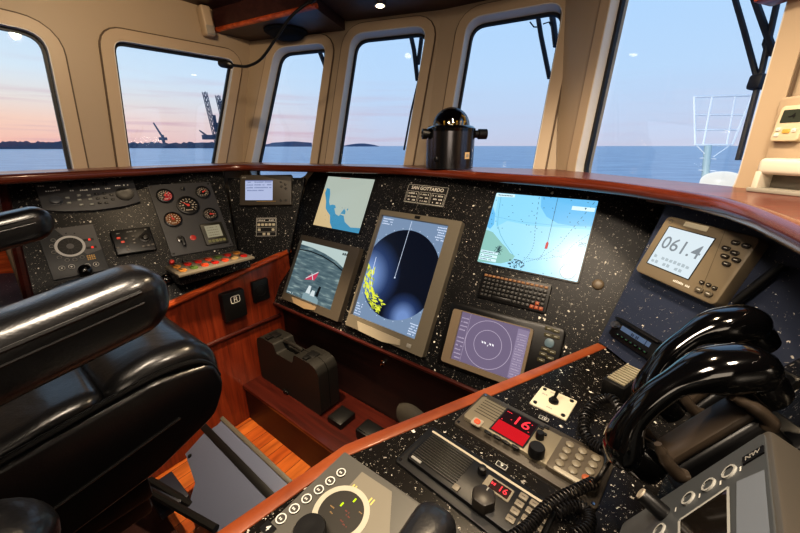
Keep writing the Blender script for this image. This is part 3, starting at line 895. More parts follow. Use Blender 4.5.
for (px_, py_, r0_, r1_) in ((-.85, -.22, .25, .95), (.42, -.86, .12, .55)):
    vm = nt.nodes.new('ShaderNodeVectorMath'); vm.operation = 'DISTANCE'; L(tc.outputs['Object'], vm.inputs[0]); vm.inputs[1].default_value = (cx_ + rad * px_, cy_ + rad * py_, .0124)
    mr = nt.nodes.new('ShaderNodeMapRange'); mr.inputs['From Min'].default_value = rad * r1_; mr.inputs['From Max'].default_value = rad * r0_; L(vm.outputs['Value'], mr.inputs['Value'])
    if prev:
        mxm = nt.nodes.new('ShaderNodeMath'); mxm.operation = 'MAXIMUM'; L(prev.outputs[0], mxm.inputs[0]); L(mr.outputs[0], mxm.inputs[1]); mr = mxm
    prev = mr
rr = ramp(nt, [(0, (14, 20, 34)), (.45, (40, 58, 96)), (1, (112, 138, 186))]); L(prev.outputs[0], rr.inputs[0])
L(rr.outputs[0], b.inputs['Emission Color']); b.inputs['Emission Strength'].default_value = 1; b.inputs['Base Color'].default_value = (0, 0, 0, 1); b.inputs['Roughness'].default_value = .25
mats[1] = m
part(t, 'screen', sm, mats)
q = poly_px(t, [(361.5, 321.5), (404, 340), (403.5, 345.5), (386, 342), (363, 331)])
part(t, 'control_strip', MB().prism(q, .030, .034), mat('light_taupe', (150, 142, 126), .45))
part(t, 'badge', MB().box((0, h / 2 - .012, .031), (.028, .013, .002)), blackp)
a = t.px(412.5, 346); part(t, 'power_key', MB().box((a[0], a[1], .031), (.022, .016, .003), .001), grey_m)

# --- stern camera monitor
M, w, h = FM.quad([(301.2, 234.2), (360.3, 248.3), (337.5, 322), (281.3, 298.3)], 0.03)
t = T('camera_monitor', 'square taupe-framed monitor showing the ship\'s wake and a red flag', 'monitor', M)
q = poly_px(t, [(305, 241), (352, 253.5), (334, 311), (287, 292)])
X0, X1, Y0, Y1 = (q[0][0] + q[3][0]) / 2, (q[1][0] + q[2][0]) / 2, (q[2][1] + q[3][1]) / 2, (q[0][1] + q[1][1]) / 2
part(t, 'bezel', MB().prism(rrect(w, h, .006), 0, .030, [[(X0, Y0), (X1, Y0), (X1, Y1), (X0, Y1)]]), taupe_d)
m, nt, b, L = base_mat('wake_picture')
tc = nt.nodes.new('ShaderNodeTexCoord'); mp = nt.nodes.new('ShaderNodeMapping'); mp.inputs['Scale'].default_value = (7, 40, 1); mp.inputs['Rotation'].default_value = (0, 0, R(-14)); L(tc.outputs['Object'], mp.inputs[0])
nz = nt.nodes.new('ShaderNodeTexNoise'); nz.inputs['Scale'].default_value = 1.6; nz.inputs['Detail'].default_value = 5; L(mp.outputs[0], nz.inputs[0])
rr = ramp(nt, [(.3, (62, 82, 92)), (.55, (92, 112, 118)), (.75, (150, 168, 166))]); L(nz.outputs['Fac'], rr.inputs[0])
L(rr.outputs[0], b.inputs['Emission Color']); b.inputs['Emission Strength'].default_value = .95; b.inputs['Base Color'].default_value = (0, 0, 0, 1); b.inputs['Roughness'].default_value = .25
sw_, sh_ = X1 - X0, Y1 - Y0
P_ = lambda x, y: (X0 + sw_ * x, Y0 + sh_ * y)
sm = MB().poly([P_(0, 0), P_(1, 0), P_(1, 1), P_(0, 1)], .012)
sm.m(1).poly([P_(0, .93), P_(.25, .92), P_(.55, .87), P_(.8, .80), P_(1, .70), P_(1, 1), P_(0, 1)], .0122)
sm.m(2).pline([P_(0, .83), P_(.25, .845), P_(.5, .82), P_(.75, .76), P_(1, .655)], .006, .0124)
sm.m(3).poly([P_(.30, .33), P_(.37, .43), P_(.44, .47), P_(.54, .54), P_(.53, .46), P_(.50, .37), P_(.42, .36)], .0124)
sm.m(4).line(P_(.32, .36), P_(.53, .53), .005, .0126); sm.m(4).line(P_(.41, .48), P_(.47, .37), .005, .0126)
sm.m(5).poly([P_(.36, .0), P_(.36, .10), P_(.42, .13), P_(.60, .12), P_(.68, .08), P_(.70, .0)], .0124)
sm.m(4).poly([P_(.40, .12), P_(.43, .26), P_(.48, .26), P_(.49, .12)], .0126); sm.m(2).poly([P_(.60, .12), P_(.63, .30), P_(.67, .30), P_(.66, .12)], .0126)
sm.m(4).poly([P_(.5, .1), P_(.52, .2), P_(.58, .2), P_(.59, .1)], .0126)
scribble(sm.m(2), *[P_(.80, 0)[0], P_(.98, 0)[0]], P_(0, .95)[1], .014, .0126, 5, rng, .5)
scribble(sm.m(4), P_(.02, 0)[0], P_(.16, 0)[0], P_(0, .03)[1], .008, .0126, 6, rng)
part(t, 'screen', sm, [m, glow((176, 192, 190), .95), glow((20, 26, 30), 1), glow((186, 64, 92), 1), glow((196, 206, 208), 1), glow((128, 150, 156), 1)])
q = poly_px(t, [(296.5, 297.5), (321, 307.5), (319, 311), (309, 309.5), (298, 303.5)])
part(t, 'control_strip', MB().prism(q, .030, .034), mat('tan_strip', (140, 122, 98), .45))

# --- flush chart screens
M, w, h = FM.quad([(327.8, 174.7), (376.8, 179.2), (360, 235.8), (312.8, 225.7)])
t = T('chart_screen', 'flush chart screen showing blue inlet between sand and grey land, top left of main console', 'screen', M)
part(t, 'bezel', MB().prism(rrect(w, h, .008), .0, .006, [rrect(w - .014, h - .014, .003)]), blackp)
w -= .014; h -= .014
P_ = lambda x, y: (w * (x - .5), h * (y - .5))
sm = MB().poly([P_(0, 0), P_(1, 0), P_(1, 1), P_(0, 1)], .003)
sm.m(1).poly([P_(0, 0), P_(.48, 0), P_(.40, .10), P_(.33, .26), P_(.24, .32), P_(.20, .50), P_(.13, .60), P_(.05, .72), P_(0, .74)], .0032)
sm.m(2).poly([P_(.06, .76), P_(.13, .75), P_(.17, .66), P_(.20, .50), P_(.24, .43), P_(.30, .45), P_(.36, .44), P_(.42, .34), P_(.49, .29), P_(.60, .27), P_(.66, .16), P_(.80, .08), P_(1, .10), P_(1, 0), P_(.44, 0), P_(.36, .10), P_(.31, .24), P_(.22, .31), P_(.17, .36), P_(.13, .50), P_(.05, .66)], .0034)
sm.m(0).poly([P_(.36, .38), P_(.42, .28), P_(.50, .25), P_(.54, .31), P_(.49, .36), P_(.44, .42)], .0036)
sm.m(2).poly([P_(.52, .30), P_(.57, .40), P_(.61, .36), P_(.62, .30)], .0037).poly([P_(.62, .40), P_(.65, .42), P_(.65, .37)], .0037)
for k in range(26): sm.m(3).disc(P_(.15 + .45 * rng.random(), .05 + .4 * rng.random()), .0016, .0038, 5)
scribble(sm.m(4), P_(.3, 0)[0], P_(.5, 0)[0], P_(0, .985)[1], .006, .0038, 5, rng)
part(t, 'screen', sm, [glow((168, 178, 168), .95), glow((196, 174, 132), .95), glow((66, 138, 172), .95), glow((70, 90, 96), .9), glow((190, 60, 60), 1)])

M, w, h = FM.quad([(495.9, 191.6), (600.4, 200.3), (578.8, 284.4), (476.3, 262.5)])
t = T('chart_screen', 'bright cyan electronic chart screen right of the radar monitor', 'screen', M)
part(t, 'bezel', MB().prism(rrect(w, h, .008), .0, .006, [rrect(w - .010, h - .010, .004)]), blackp)
w -= .010; h -= .010
P_ = lambda x, y: (w * (x - .5), h * (y - .5))
sm = MB().poly([P_(0, 0), P_(1, 0), P_(1, 1), P_(0, 1)], .003)
sm.m(1).poly([P_(.03, 1), P_(.05, .70), P_(.10, .52), P_(.2, .62), P_(.45, .60), P_(.7, .62), P_(1, .64), P_(1, 1)], .0031)
sm.m(2).poly([P_(.48, 1), P_(.50, .86), P_(.58, .74), P_(.70, .67), P_(.85, .66), P_(1, .69), P_(1, 1)], .0032)
sm.m(2).poly([P_(0, .80), P_(.05, .70), P_(.07, .55), P_(.04, .48), P_(0, .50)], .0032)
sm.m(3).poly([P_(.0, .46), P_(.08, .44), P_(.16, .36), P_(.22, .30), P_(.27, .26), P_(.32, .20), P_(.38, .17), P_(.36, .10), P_(.26, .04), P_(.14, .02), P_(0, .0)], .0033)
cst = [P_(.06, .98), P_(.08, .74), P_(.11, .55), P_(.17, .42), P_(.24, .32), P_(.36, .18)]
sm.m(6).pline(cst, .0018, .0036); sm.m(6).pline([P_(.055, .66), P_(.35, .63), P_(.65, .64), P_(1, .68)], .001, .0036)
def dash(pts, n=3):
    c = bez([V((*p, 0)) for p in pts], 12)
    for i in range(0, len(c) - 1, 2): sm.line(c[i], c[i + 1], .0016, .0036)
sm.m(4); dash([P_(.46, .99), P_(.50, .6), P_(.53, .35), P_(.50, .18), P_(.46, .12)]); dash([P_(.97, .98), P_(.84, .62), P_(.76, .40), P_(.66, .25), P_(.56, .16), P_(.46, .10)]); dash([P_(.99, .58), P_(.88, .42), P_(.84, .30), P_(.74, .24), P_(.6, .18), P_(.5, .17)])
sm.m(4).line(P_(.64, 1), P_(.655, .42), .0016, .0036); dash([P_(.655, .36), P_(.63, .22), P_(.60, .16)])
sm.m(5).poly([P_(.642, .33), P_(.642, .40), P_(.655, .43), P_(.668, .40), P_(.668, .33)], .004)
for k in range(70):
    x, y = rng.random(), rng.random()
    if x > .3 or y > .5: sm.m(4).line(P_(x, y), P_(x + .010, y), .0022, .0037)
for k in range(60):
    a, rr2 = rng.random() * 6.28, rng.random() ** .6; x, y = .40 + .085 * rr2 * math.cos(a), .075 + .06 * rr2 * math.sin(a)
    sm.m(7).line(P_(x, y), P_(x + .014, y + rng.uniform(-.01, .01)), .0024, .0038)
for k in range(22): sm.m(7).line(P_(.14 + .08 * rng.random(), .14 + .14 * rng.random()), P_(.16 + .08 * rng.random(), .15 + .13 * rng.random()), .0014, .0038)
sm.m(8).poly([P_(.005, .945), P_(.21, .955), P_(.21, .995), P_(.005, .995)], .0038); scribble(sm.m(4), P_(.03, 0)[0], P_(.19, 0)[0], P_(0, .972)[1], .007, .004, 9, rng)
sm.m(8).poly([P_(.79, .86), P_(.99, .86), P_(.99, .91), P_(.79, .91)], .0038); sm.m(4).poly([P_(.90, .90), P_(.92, .90), P_(.91, .875)], .004)
for y in (.04, .09, .14): sm.m(8).poly([P_(.01, y), P_(.20, y), P_(.20, y + .036), P_(.01, y + .036)], .0038); scribble(sm.m(4), P_(.02, 0)[0], P_(.15, 0)[0], P_(0, y + .018)[1], .006, .004, 8, rng)
for k in range(3): scribble(sm.m(4), P_(.93, 0)[0], P_(.995, 0)[0], P_(0, .47 - k * .02)[1], .005, .004, 5, rng)
c = P_(.90, .10); sm.m(8).disc(c, .026, .0038, 28); sm.m(4).ring(c, .024, .026, .004); sm.m(4).line(c, (c[0] - .008, c[1] + .016), .0018, .004); sm.line(c, (c[0] + .01, c[1] - .004), .0014, .004)
part(t, 'screen', sm, [glow((156, 212, 236), 1), glow((138, 204, 236), 1), glow((108, 182, 226), 1), glow((138, 186, 178), 1), glow((58, 88, 108), 1), glow((176, 26, 40), 1), glow((104, 166, 186), 1), glow((26, 50, 66), 1), glow((206, 232, 240), 1)])

# --- ship's name plate
M, w, h = FM.quad([(410, 183.6), (449, 188), (444.4, 208), (403, 202)])
t = T('name_plate', 'black engraved name plate lettered SAN GOTTARDO above the radar monitor', 'sign', M)
part(t, 'plate', MB().prism(rrect(w, h, .004), 0, .004), blackp)
mk = MB().text('SAN GOTTARDO', .0225, (0, h * .31), .0042, .0004)
for a in ((-w / 2 + .003, -h / 2 + .003, w / 2 - .003, h / 2 - .003), (-w * .46, -h * .44, -w * .18, h * .12), (-w * .15, -h * .44, w * .12, h * .12), (w * .15, -h * .44, w * .46, h * .12)):
    mk.pline([(a[0], a[1]), (a[2], a[1]), (a[2], a[3]), (a[0], a[3]), (a[0], a[1])], .0012, .0042)
for x0, x1 in ((-.43, -.21), (-.12, .09), (.18, .43)):
    for k in range(3): scribble(mk, w * x0, w * x1, h * (-.32 + k * .17), .008, .0042, 8, rng, .5)
part(t, 'lettering', mk, white_m)

# --- keyboard
M, w, h = FM.quad([(482.4, 269.8), (552, 285.6), (544.6, 315.6), (477.6, 295.4)], 0.01)
t = T('keyboard', 'small black computer keyboard lying below the cyan chart screen', 'keyboard', M)
part(t, 'body', MB().prism(rrect(w, h, .006), 0, .010, bev=.002), blackp)
kw, kh = w * .93 / 15, h * .88 / 6
kb = btn_mesh('key', kw * .84, kh * .82, .003, mat('key_black', (20, 19, 19), .35), .001, mat('key_mark', (96, 92, 86), .5)); ko = btn_mesh('key', kw * .84, kh * .6, .003, mat('key_bronze', (120, 84, 58), .4), .001, gold_m); kr = btn_mesh('key', kw * .84, kh * .82, .003, mat('key_rust', (150, 70, 44), .4), .001, gold_m)
ks = btn_mesh('key', kw * 4.6, kh * .82, .003, mat('key_black', (26, 25, 25), .35), .001)
for r_ in range(6):
    for c_ in range(15):
        x = -w * .465 + kw * (c_ + .5); y = h * .44 - kh * (r_ + .5)
        if r_ == 5 and 3 <= c_ <= 7:
            if c_ == 5: link('key', ks, t, Matrix.Translation((x, y, .010)))
            continue
        me = ko if r_ == 0 else (kr if (r_, c_) in ((4, 13), (5, 12), (5, 13), (5, 14)) else kb)
        link('key', me, t, Matrix.Translation((x, y, .010)))

# --- radar plotter half hidden by the desk
M, w, h = FM.quad([(452, 300), (567.8, 330.7), (549, 398), (434, 366)], 0.016)
t = T('radar_plotter', 'black-cased plotter with mauve round radar picture, lower right of main console', 'plotter', M)
q = poly_px(t, [(458, 308), (536.8, 331.5), (520.5, 387), (441.5, 361.2)])
bw0, bw1 = (q[0][0] + q[3][0]) / 2, (q[1][0] + q[2][0]) / 2; bh0, bh1 = (q[2][1] + q[3][1]) / 2, (q[0][1] + q[1][1]) / 2
part(t, 'case', MB().prism(rrect(w, h, .02), 0, .016, bev=.006), blackp)
q = poly_px(t, [(464, 310.5), (532.4, 331.5), (517, 381), (449.5, 358.5)], .02)
X0, X1, Y0, Y1 = (q[0][0] + q[3][0]) / 2, (q[1][0] + q[2][0]) / 2, (q[2][1] + q[3][1]) / 2, (q[0][1] + q[1][1]) / 2
part(t, 'bezel', MB().prism(rrect(bw1 - bw0, bh1 - bh0, .01, 4, ((bw0 + bw1) / 2, (bh0 + bh1) / 2)), .016, .026, [[(X0, Y0), (X1, Y0), (X1, Y1), (X0, Y1)]]), mat('warm_taupe', (122, 108, 90), .45))
sw_, sh_ = X1 - X0, Y1 - Y0; P_ = lambda x, y: (X0 + sw_ * x, Y0 + sh_ * y)
sm = MB().poly([P_(0, 0), P_(1, 0), P_(1, 1), P_(0, 1)], .018)
c = P_(.48, .49); 
for f in (.2, .37): sm.m(1).ring(c, sw_ * f - .001, sw_ * f + .001, .0184, 60) if f < .3 else sm.m(1).ring(c, sh_ * .47 - .001, sh_ * .47 + .001, .0184, 60)
for k in range(5):
    x = c[0] - .020 + .010 * k
    if k != 2: sm.m(3).disc((x, c[1] + .004), .0034, .0186, 6).line((x - .004, c[1] + .008), (x + .003, c[1]), .002, .0187)
sm.m(3).line((c[0], c[1] - .006), (c[0] + .003, c[1] + .001), .002, .0187)
sm.m(2).poly([P_(.84, .02), P_(.99, .02), P_(.99, .96), P_(.84, .96)], .0183)
for k in range(9): sm.m(1).poly([P_(.85, .05 + k * .095), P_(.98, .05 + k * .095), P_(.98, .055 + k * .095), P_(.85, .055 + k * .095)], .0186); scribble(sm, P_(.86, 0)[0], P_(.97, 0)[0], P_(0, .10 + k * .095)[1], .006, .0186, 6, rng)
for k in range(11):
    if k != 6: scribble(sm.m(1), P_(.02, 0)[0], P_(.13, 0)[0], P_(0, .06 + k * .082)[1], .008, .0186, 6, rng)
sm.m(1).line(P_(.14, .0), P_(.14, 1), .001, .0185)
part(t, 'screen', sm, [glow((116, 104, 128), .95), glow((172, 160, 178), 1), glow((138, 126, 150), .95), glow((235, 232, 236), 1)])
bb = btn_mesh('button', .024, .012, .003, mat('olive_key', (70, 66, 44), .5), .002, white_m)
for u, v in ((549, 328.5), (556, 331), (548, 335), (556, 337), (545, 349), (552, 352), (543, 354), (550, 358), (541, 360)):
    copies(t, 'button', bb, [(*t.px(u, v, .016), .016)])
a = t.px(549.5, 343, .016); part(t, 'cursor_pad', MB().prism(rrect(.030, .030, .013), .016, .021, bev=.001), mat('pad_blue', (96, 118, 130), .4), Matrix.Translation((a[0], a[1], 0)))

# --- round blanking cap
p = FM.h(598, 284.6)
t = T('blanking_cap', 'round brown cap in the panel right of the cyan chart screen', 'cap', FM.M @ Matrix.Translation((*loc(FM, p), 0)))
part(t, 'cap', MB().lathe([(0, 0), (.018, 0), (.018, .002), (.015, .006), (.008, .008), (0, .0085)], 24), mat('cap_brown', (104, 92, 76), .4))

# --- compass repeater with 061.4
M, w, h = FG.quad([(667.0, 214.5), (761.5, 238.2), (713.7, 306.8), (634.3, 270.1)], 0.03)
t = T('compass_repeater', 'taupe heading display reading 061.4 on the right console facet', 'instrument', M)
mtp = mat('gyro_taupe', (128, 116, 96), .42)
part(t, 'case', MB().prism(rrect(w, h, .012), 0, .030, bev=.006), mtp)
q = poly_px(t, [(670, 226.8), (715.8, 239.2), (687, 279.4), (647.3, 261.9)], .03)
X0, X1, Y0, Y1 = (q[0][0] + q[3][0]) / 2, (q[1][0] + q[2][0]) / 2, (q[2][1] + q[3][1]) / 2, (q[0][1] + q[1][1]) / 2
sw_, sh_ = X1 - X0, Y1 - Y0; P_ = lambda x, y: (X0 + sw_ * x, Y0 + sh_ * y)
sm = MB().prism([P_(-.02, -.02), P_(1.02, -.02), P_(1.02, 1.02), P_(-.02, 1.02)], .029, .0305); sm.m(1).poly([P_(0, 0), P_(1, 0), P_(1, 1), P_(0, 1)], .0308)
sm.m(2).text('061.4', sh_ * .45, P_(.5, .60), .0311, .0002)
for k in range(2): scribble(sm.m(3), P_(.06, 0)[0], P_(.92, 0)[0], P_(0, .24 - .13 * k)[1], .008, .0311, 9, rng, .5)
part(t, 'display', sm, [blackp, glow((206, 218, 224), .98), glow((138, 146, 152), .85), glow((176, 188, 194), .9)])
a = t.px(696, 226.5, .03); part(t, 'label_plate', MB().box((a[0], a[1], .0305), (.055, .012, .002), .0005), ivory)
a = t.px(681.5, 283.5, .03); sm = MB(); scribble(sm, a[0] - .02, a[0] + .02, a[1], .006, .0305, 11, rng, .5); part(t, 'maker_print', sm, white_m)
a = t.px(671, 221.5, .03); part(t, 'emblem', MB().ring(a, .004, .0055, .0305, 20), mat('dim_mark', (96, 92, 84), .5))
a0, a1 = t.px(727, 226, .0305), t.px(700.5, 292, .0305); part(t, 'seam', MB().line(a0, a1, .0008, .0304), mat('seam_dark', (74, 66, 54), .5))
kd = mat('dark_key', (44, 38, 30), .35); bm_ = btn_mesh('button', .0155, .0095, .004, kd, .0045, white_m); bs_ = btn_mesh('button', .010, .008, .003, kd, .0035, white_m); bl_ = btn_mesh('button', .0165, .0115, .004, mat('mid_key', (92, 84, 70), .4), .005, white_m)
for u, v in ((736, 243), (746.7, 246), (726.7, 248.5), (735.4, 253.2), (725.5, 256.4), (736.8, 260.2), (727, 264)): copies(t, 'button', bm_, [(*t.px(u, v, .03), .03)])
for u, v in ((702.4, 282.5), (709, 285), (715, 288.1)): copies(t, 'button', bs_, [(*t.px(u, v, .03), .03)])
for u, v in ((699.7, 289.8), (709, 293.9)): copies(t, 'button', bl_, [(*t.px(u, v, .03), .03)])

# --- car radio
M, w, h = FG.quad([(617.5, 316), (661, 342.5), (649.5, 362.5), (608.4, 332.5)], 0.014)
t = T('car_radio', 'black slot-in car radio with blue display on the right console facet', 'radio', M)
part(t, 'case', MB().prism(rrect(w, h, .006), 0, .014, bev=.003), blackp)
part(t, 'hood', MB().box((0, h * .44, .012), (w * .98, h * .12, .024), .004), blackm)
sm = MB().poly([(-w * .30, 0), (w * .36, 0), (w * .36, h * .24), (-w * .30, h * .24)], .0145); scribble(sm.m(1), -w * .05, w * .12, h * .12, .010, .0148, 5, rng, .5); sm.m(1).line((w * .27, 0), (w * .27, h * .24), .002, .0148)
part(t, 'display', sm, [glow((92, 108, 132), .8), glow((34, 40, 54), 1)])
part(t, 'volume_knob', MB().lathe([(0, .014), (h * .20, .014), (h * .19, .026), (h * .15, .030), (0, .030)], 24), mat('silver_knob', (120, 122, 130), .25, metal=.8), Matrix.Translation((-w * .40, h * .10, 0)))
bb = btn_mesh('button', w * .075, h * .13, .003, blackg, .001, glow((90, 170, 90), .7))
copies(t, 'button', bb, [(-w * .28 + k * w * .105, -h * .26, .014) for k in range(7)])

# --- bar in the wing panel
p0, p1 = FG.h(739, 305), FG.h(787, 267)
d = p1 - p0; t = T('handrail', 'short black grab bar sloping up the facet right of the heading display', 'rail', FG.M @ Matrix.Translation((*loc(FG, (p0 + p1) / 2), 0)))
a, b_ = t.I @ p0, t.I @ p1; a.z = b_.z = .014
part(t, 'bar', MB().tube([a, b_], .008, 10), blackp)
part(t, 'foot', MB().cyl((a.x * .9, a.y * .9, 0), .006, .014, 10), blackp); part(t, 'foot', MB().cyl((b_.x * .9, b_.y * .9, 0), .006, .014, 10), blackp)

# --- corner receiver, switch plate
M, w, h = FC.quad([(240, 174.7), (291.5, 174.7), (291.5, 205), (239.6, 205)], 0.022)
t = T('message_receiver', 'small taupe receiver with pale text screen on the corner console facet', 'receiver', M)
part(t, 'case', MB().prism(rrect(w, h, .006), 0, .022, bev=.004), taupe_d)
q = poly_px(t, [(245.3, 180.2), (272.8, 180.2), (272.6, 200.2), (245.2, 200.2)], .022)
sm = MB().poly(q, .0224)
for k in range(4): scribble(sm.m(1), q[0][0] + .008, q[1][0] - (.006 if k < 3 else .05), q[0][1] - .012 - k * .016, .007, .0227, 22, rng, .5)
sm.m(1).poly([(q[0][0], q[0][1]), (q[1][0], q[1][1]), (q[1][0], q[1][1] - .006), (q[0][0], q[0][1] - .006)], .0226)
part(t, 'screen', sm, [glow((168, 178, 208), .95), glow((110, 120, 158), .9)])
part(t, 'logo', scribble(MB(), -w * .46, -w * .38, h * .42, .010, .0225, 3, rng, .5), grey_m)
bb = btn_mesh('button', .013, .010, .003, blackp, .003, grey_m)
for u, v in ((281, 182), (285.5, 184.5), (281.5, 186.5), (286, 188.5), (281, 200.5), (286, 200.5)): copies(t, 'button', bb, [(*t.px(u, v, .022), .022)])
part(t, 'print_line', MB().line((-w * .17, -h * .38), (w * .20, -h * .38), .002, .0225), gold_m)
M, w, h = FC.quad([(256.5, 217.8), (276.8, 217.8), (276.8, 236.5), (256.5, 236.5)])
t = T('key_panel', 'small black control plate with rows of white keys below the text receiver', 'panel', M)
part(t, 'plate', MB().prism(rrect(w, h, .004), 0, .006), blackp)
mk = MB()
for a in ((-w * .48, -h * .48, w * .48, h * .48), (-w * .44, h * .28, w * .44, h * .44)): mk.pline([(a[0], a[1]), (a[2], a[1]), (a[2], a[3]), (a[0], a[3]), (a[0], a[1])], .002, .0062)
scribble(mk, -w * .38, w * .38, h * .36, .009, .0062, 9, rng, .5)
mk.line((-w * .44, -h * .02), (w * .44, -h * .02), .0015, .0062).line((-w * .44, -h * .27), (w * .44, -h * .27), .0015, .0062)
part(t, 'frame_lines', mk, white_m)
bb = btn_mesh('button', w * .13, h * .13, .003, ivory, .002)
copies(t, 'button', bb, [(w * (-.36 + .18 * k), h * .12, .006) for k in range(5)] + [(-w * .34, -h * .15, .006), (w * .34, -h * .15, .006), (-w * .1, -h * .38, .006), (w * .12, -h * .38, .006)])

# --- talkback panel
M, w, h = FL.quad([(35, 185), (132.7, 178.4), (141.5, 204.5), (43.5, 213.5)], 0.014)
t = T('talkback_panel', 'wide charcoal intercom panel with curved lower edge at the top of the left console', 'intercom', M)
part(t, 'face', MB().prism([(w / 2, h / 2), (-w / 2, h / 2), (-w / 2, -h * .38), (-w * .30, -h * .5), (0, -h * .55), (w * .30, -h * .5), (w / 2, -h * .38)], 0, .014, bev=.003), greyp)
tp_ = lambda u, v: (*t.px(u, v, .014), .014)
a = tp_(56, 201); link('knob', knob_mesh(.022, .014, mat('grey_knob', (72, 74, 78), .4)), t, Matrix.Translation(a))
a = tp_(124.8, 194); part(t, 'speaker', MB().lathe([(0, 0), (.034, 0), (.034, .003), (.028, .002), (.012, .001), (0, .002)], 30), blackp, Matrix.Translation(a))
km = knob_mesh(.010, .010, blackp, white_m)
copies(t, 'knob', km, [tp_(u, v) for u, v in ((70.1, 185.6), (82, 185.2), (93.5, 184.6), (105, 184))])
bb = btn_mesh('button', .014, .009, .004, mat('grey_key', (122, 124, 118), .45), .002, white_m); bk_ = btn_mesh('button', .014, .009, .004, blackp, .002, grey_m)
for u, v in ((67.5, 198), (69, 203), (79, 195.5), (79.5, 200), (81.5, 205), (89, 195.5), (90.3, 199.5), (92, 204.5)): copies(t, 'button', bb, [tp_(u, v)])
for u, v in ((96.5, 194), (98, 198.5), (100, 203), (104.5, 193.5), (105.5, 198), (106.5, 203), (111.5, 195), (113, 199.5)): copies(t, 'button', bk_, [tp_(u, v)])
mk = MB()
for u, v, n in ((51, 187.5, 5), (41, 186, 3), (118, 185.5, 3), (126, 185, 3), (50, 191, 4), (57, 190, 3), (72, 190.5, 4), (84, 190, 4), (96, 189, 4), (107, 188.5, 4)):
    a = tp_(u, v); scribble(mk, a[0] - n * .0035, a[0] + n * .0035, a[1], .007, .0144, n, rng, .5)
part(t, 'printing', mk, white_m)

# --- rudder control with ring
M, w, h = FL.quad([(36.6, 230.7), (93.8, 223.5), (108.7, 268.5), (52.5, 281.5)], 0.01)
t = T('thruster_control', 'charcoal control plate with pale ring dial and black lever on the left console', 'control', M)
part(t, 'face', MB().prism(rrect(w, h, .004), 0, .010, bev=.002), greyd)
tp_ = lambda u, v: (*t.px(u, v, .010), .010)
c = tp_(70.3, 246.3); q = poly_px(t, [(53, 229), (93, 224), (100, 250), (88, 254)], .01)
part(t, 'upper_plate', MB().prism([(-w * .2, h * .49), (w * .49, h * .49), (w * .49, -h * .06), (w * .2, -h * .12)], .010, .0108), mat('mid_grey_plate', (84, 82, 82), .5))
dm = MB().disc(c, .041, .0112, 40); dm.m(1).ring(c, .038, .047, .0118, 48); dm.m(2).disc(c, .012, .0118, 20)
for k in range(12):
    a = 2 * math.pi * k / 12; dm.m(3).line((c[0] + .014 * math.cos(a), c[1] + .014 * math.sin(a)), (c[0] + 0.037 * math.cos(a), c[1] + .037 * math.sin(a)), .0018, .0116)
part(t, 'ring_dial', dm, [blackp, mat('pale_ring', (190, 188, 186), .4), mat('hub_grey', (90, 88, 88), .4), mat('spoke', (50, 46, 44), .5)])
bb = MB().cyl((0, 0, 0), .0075, .003, 18); bb.m(1).ring((0, 0), .006, .0072, .0032, 18); bb = bb.mesh('button', [greyd, grey_m])
for u, v in ((53.2, 240.5), (51.8, 246.5), (54, 252.5), (59.5, 257.7), (67.2, 260.3), (75, 259.8), (82.2, 257.3)): copies(t, 'button', bb, [tp_(u, v)])
bb = MB().cyl((0, 0, 0), .010, .004, 20); bb.m(1).ring((0, 0), .0085, .0098, .0042, 20).disc((0, 0), .003, .0042, 8); bb = bb.mesh('button', [greyd, white_m])
for u, v in ((62, 268.5), (71.7, 267), (87.3, 266), (96.2, 264.5)): copies(t, 'button', bb, [tp_(u, v)])
for u, v in ((88.5, 239.8), (91.5, 247.5)):
    a = tp_(u, v); bar = MB().box((0, 0, .001), (.034, .010, .002)); bar.m(1).box((.003, 0, .0022), (.008, .009, .001)); part(t, 'indicator', bar, [blackp, glow((230, 60, 50), 1)], Matrix.Translation(a))
a = tp_(91.5, 257); mk = MB()
for k in range(3): scribble(mk, a[0] - .014, a[0] + .014, a[1] + (k - 1) * .008, .007, .0104, 4, rng, .5)
part(t, 'amber_print', mk, gold_m)
mk = MB()
for u, v in ((59, 235.5), (66, 233.5), (74.5, 233.5)): mk.disc(t.px(u, v, .01), .0028, .0112, 10)
part(t, 'marks', mk, blackp)
a = tp_(85.5, 272); lv = MB().lathe([(0, 0), (.020, 0), (.022, .008), (.024, .020), (.020, .034), (.010, .041), (0, .042)], 24); part(t, 'lever_knob', lv, blackg, Matrix.Translation(a))

# --- wired remote
M, w, h = FL.quad([(110.5, 231.5), (149.5, 225.5), (157, 249), (116, 255.5)], 0.022)
t = T('autopilot_remote', 'small black control unit with joystick ring and red keys on the left console', 'control', M)
part(t, 'case', MB().prism(rrect(w, h, .006), 0, .022, bev=.005), blackp)
tp_ = lambda u, v: (*t.px(u, v, .022), .022)
a = tp_(145.3, 237.8); part(t, 'joystick', MB().lathe([(0, 0), (.021, 0), (.021, .004), (.015, .006), (.012, .004), (.009, .010), (0, .012)], 26), mat('worn_black', (40, 38, 36), .35), Matrix.Translation(a))
br_ = btn_mesh('button', .013, .009, .003, glow((200, 66, 46), .8), .002); bb = btn_mesh('button', .011, .008, .003, mat('warm_grey_key', (96, 88, 80), .45), .002, white_m)
copies(t, 'button', br_, [tp_(118.5, 238.2), tp_(122.8, 242)], 'glowing red key')
for u, v in ((126, 238.5), (133, 236.5), (133.8, 239.7), (134.5, 242.8), (118, 248), (127.5, 246.5), (128.5, 249.5), (143.5, 246.3), (148.5, 245.3), (153, 244.3)): copies(t, 'button', bb, [tp_(u, v)])
mk = MB()
for u, v in ((118, 233.5), (127, 232), (131, 231.3), (136, 230.8), (145, 229.3)): a = tp_(u, v); scribble(mk, a[0] - .006, a[0] + .006, a[1], .006, .0225, 3, rng, .5)
part(t, 'printing', mk, grey_m)

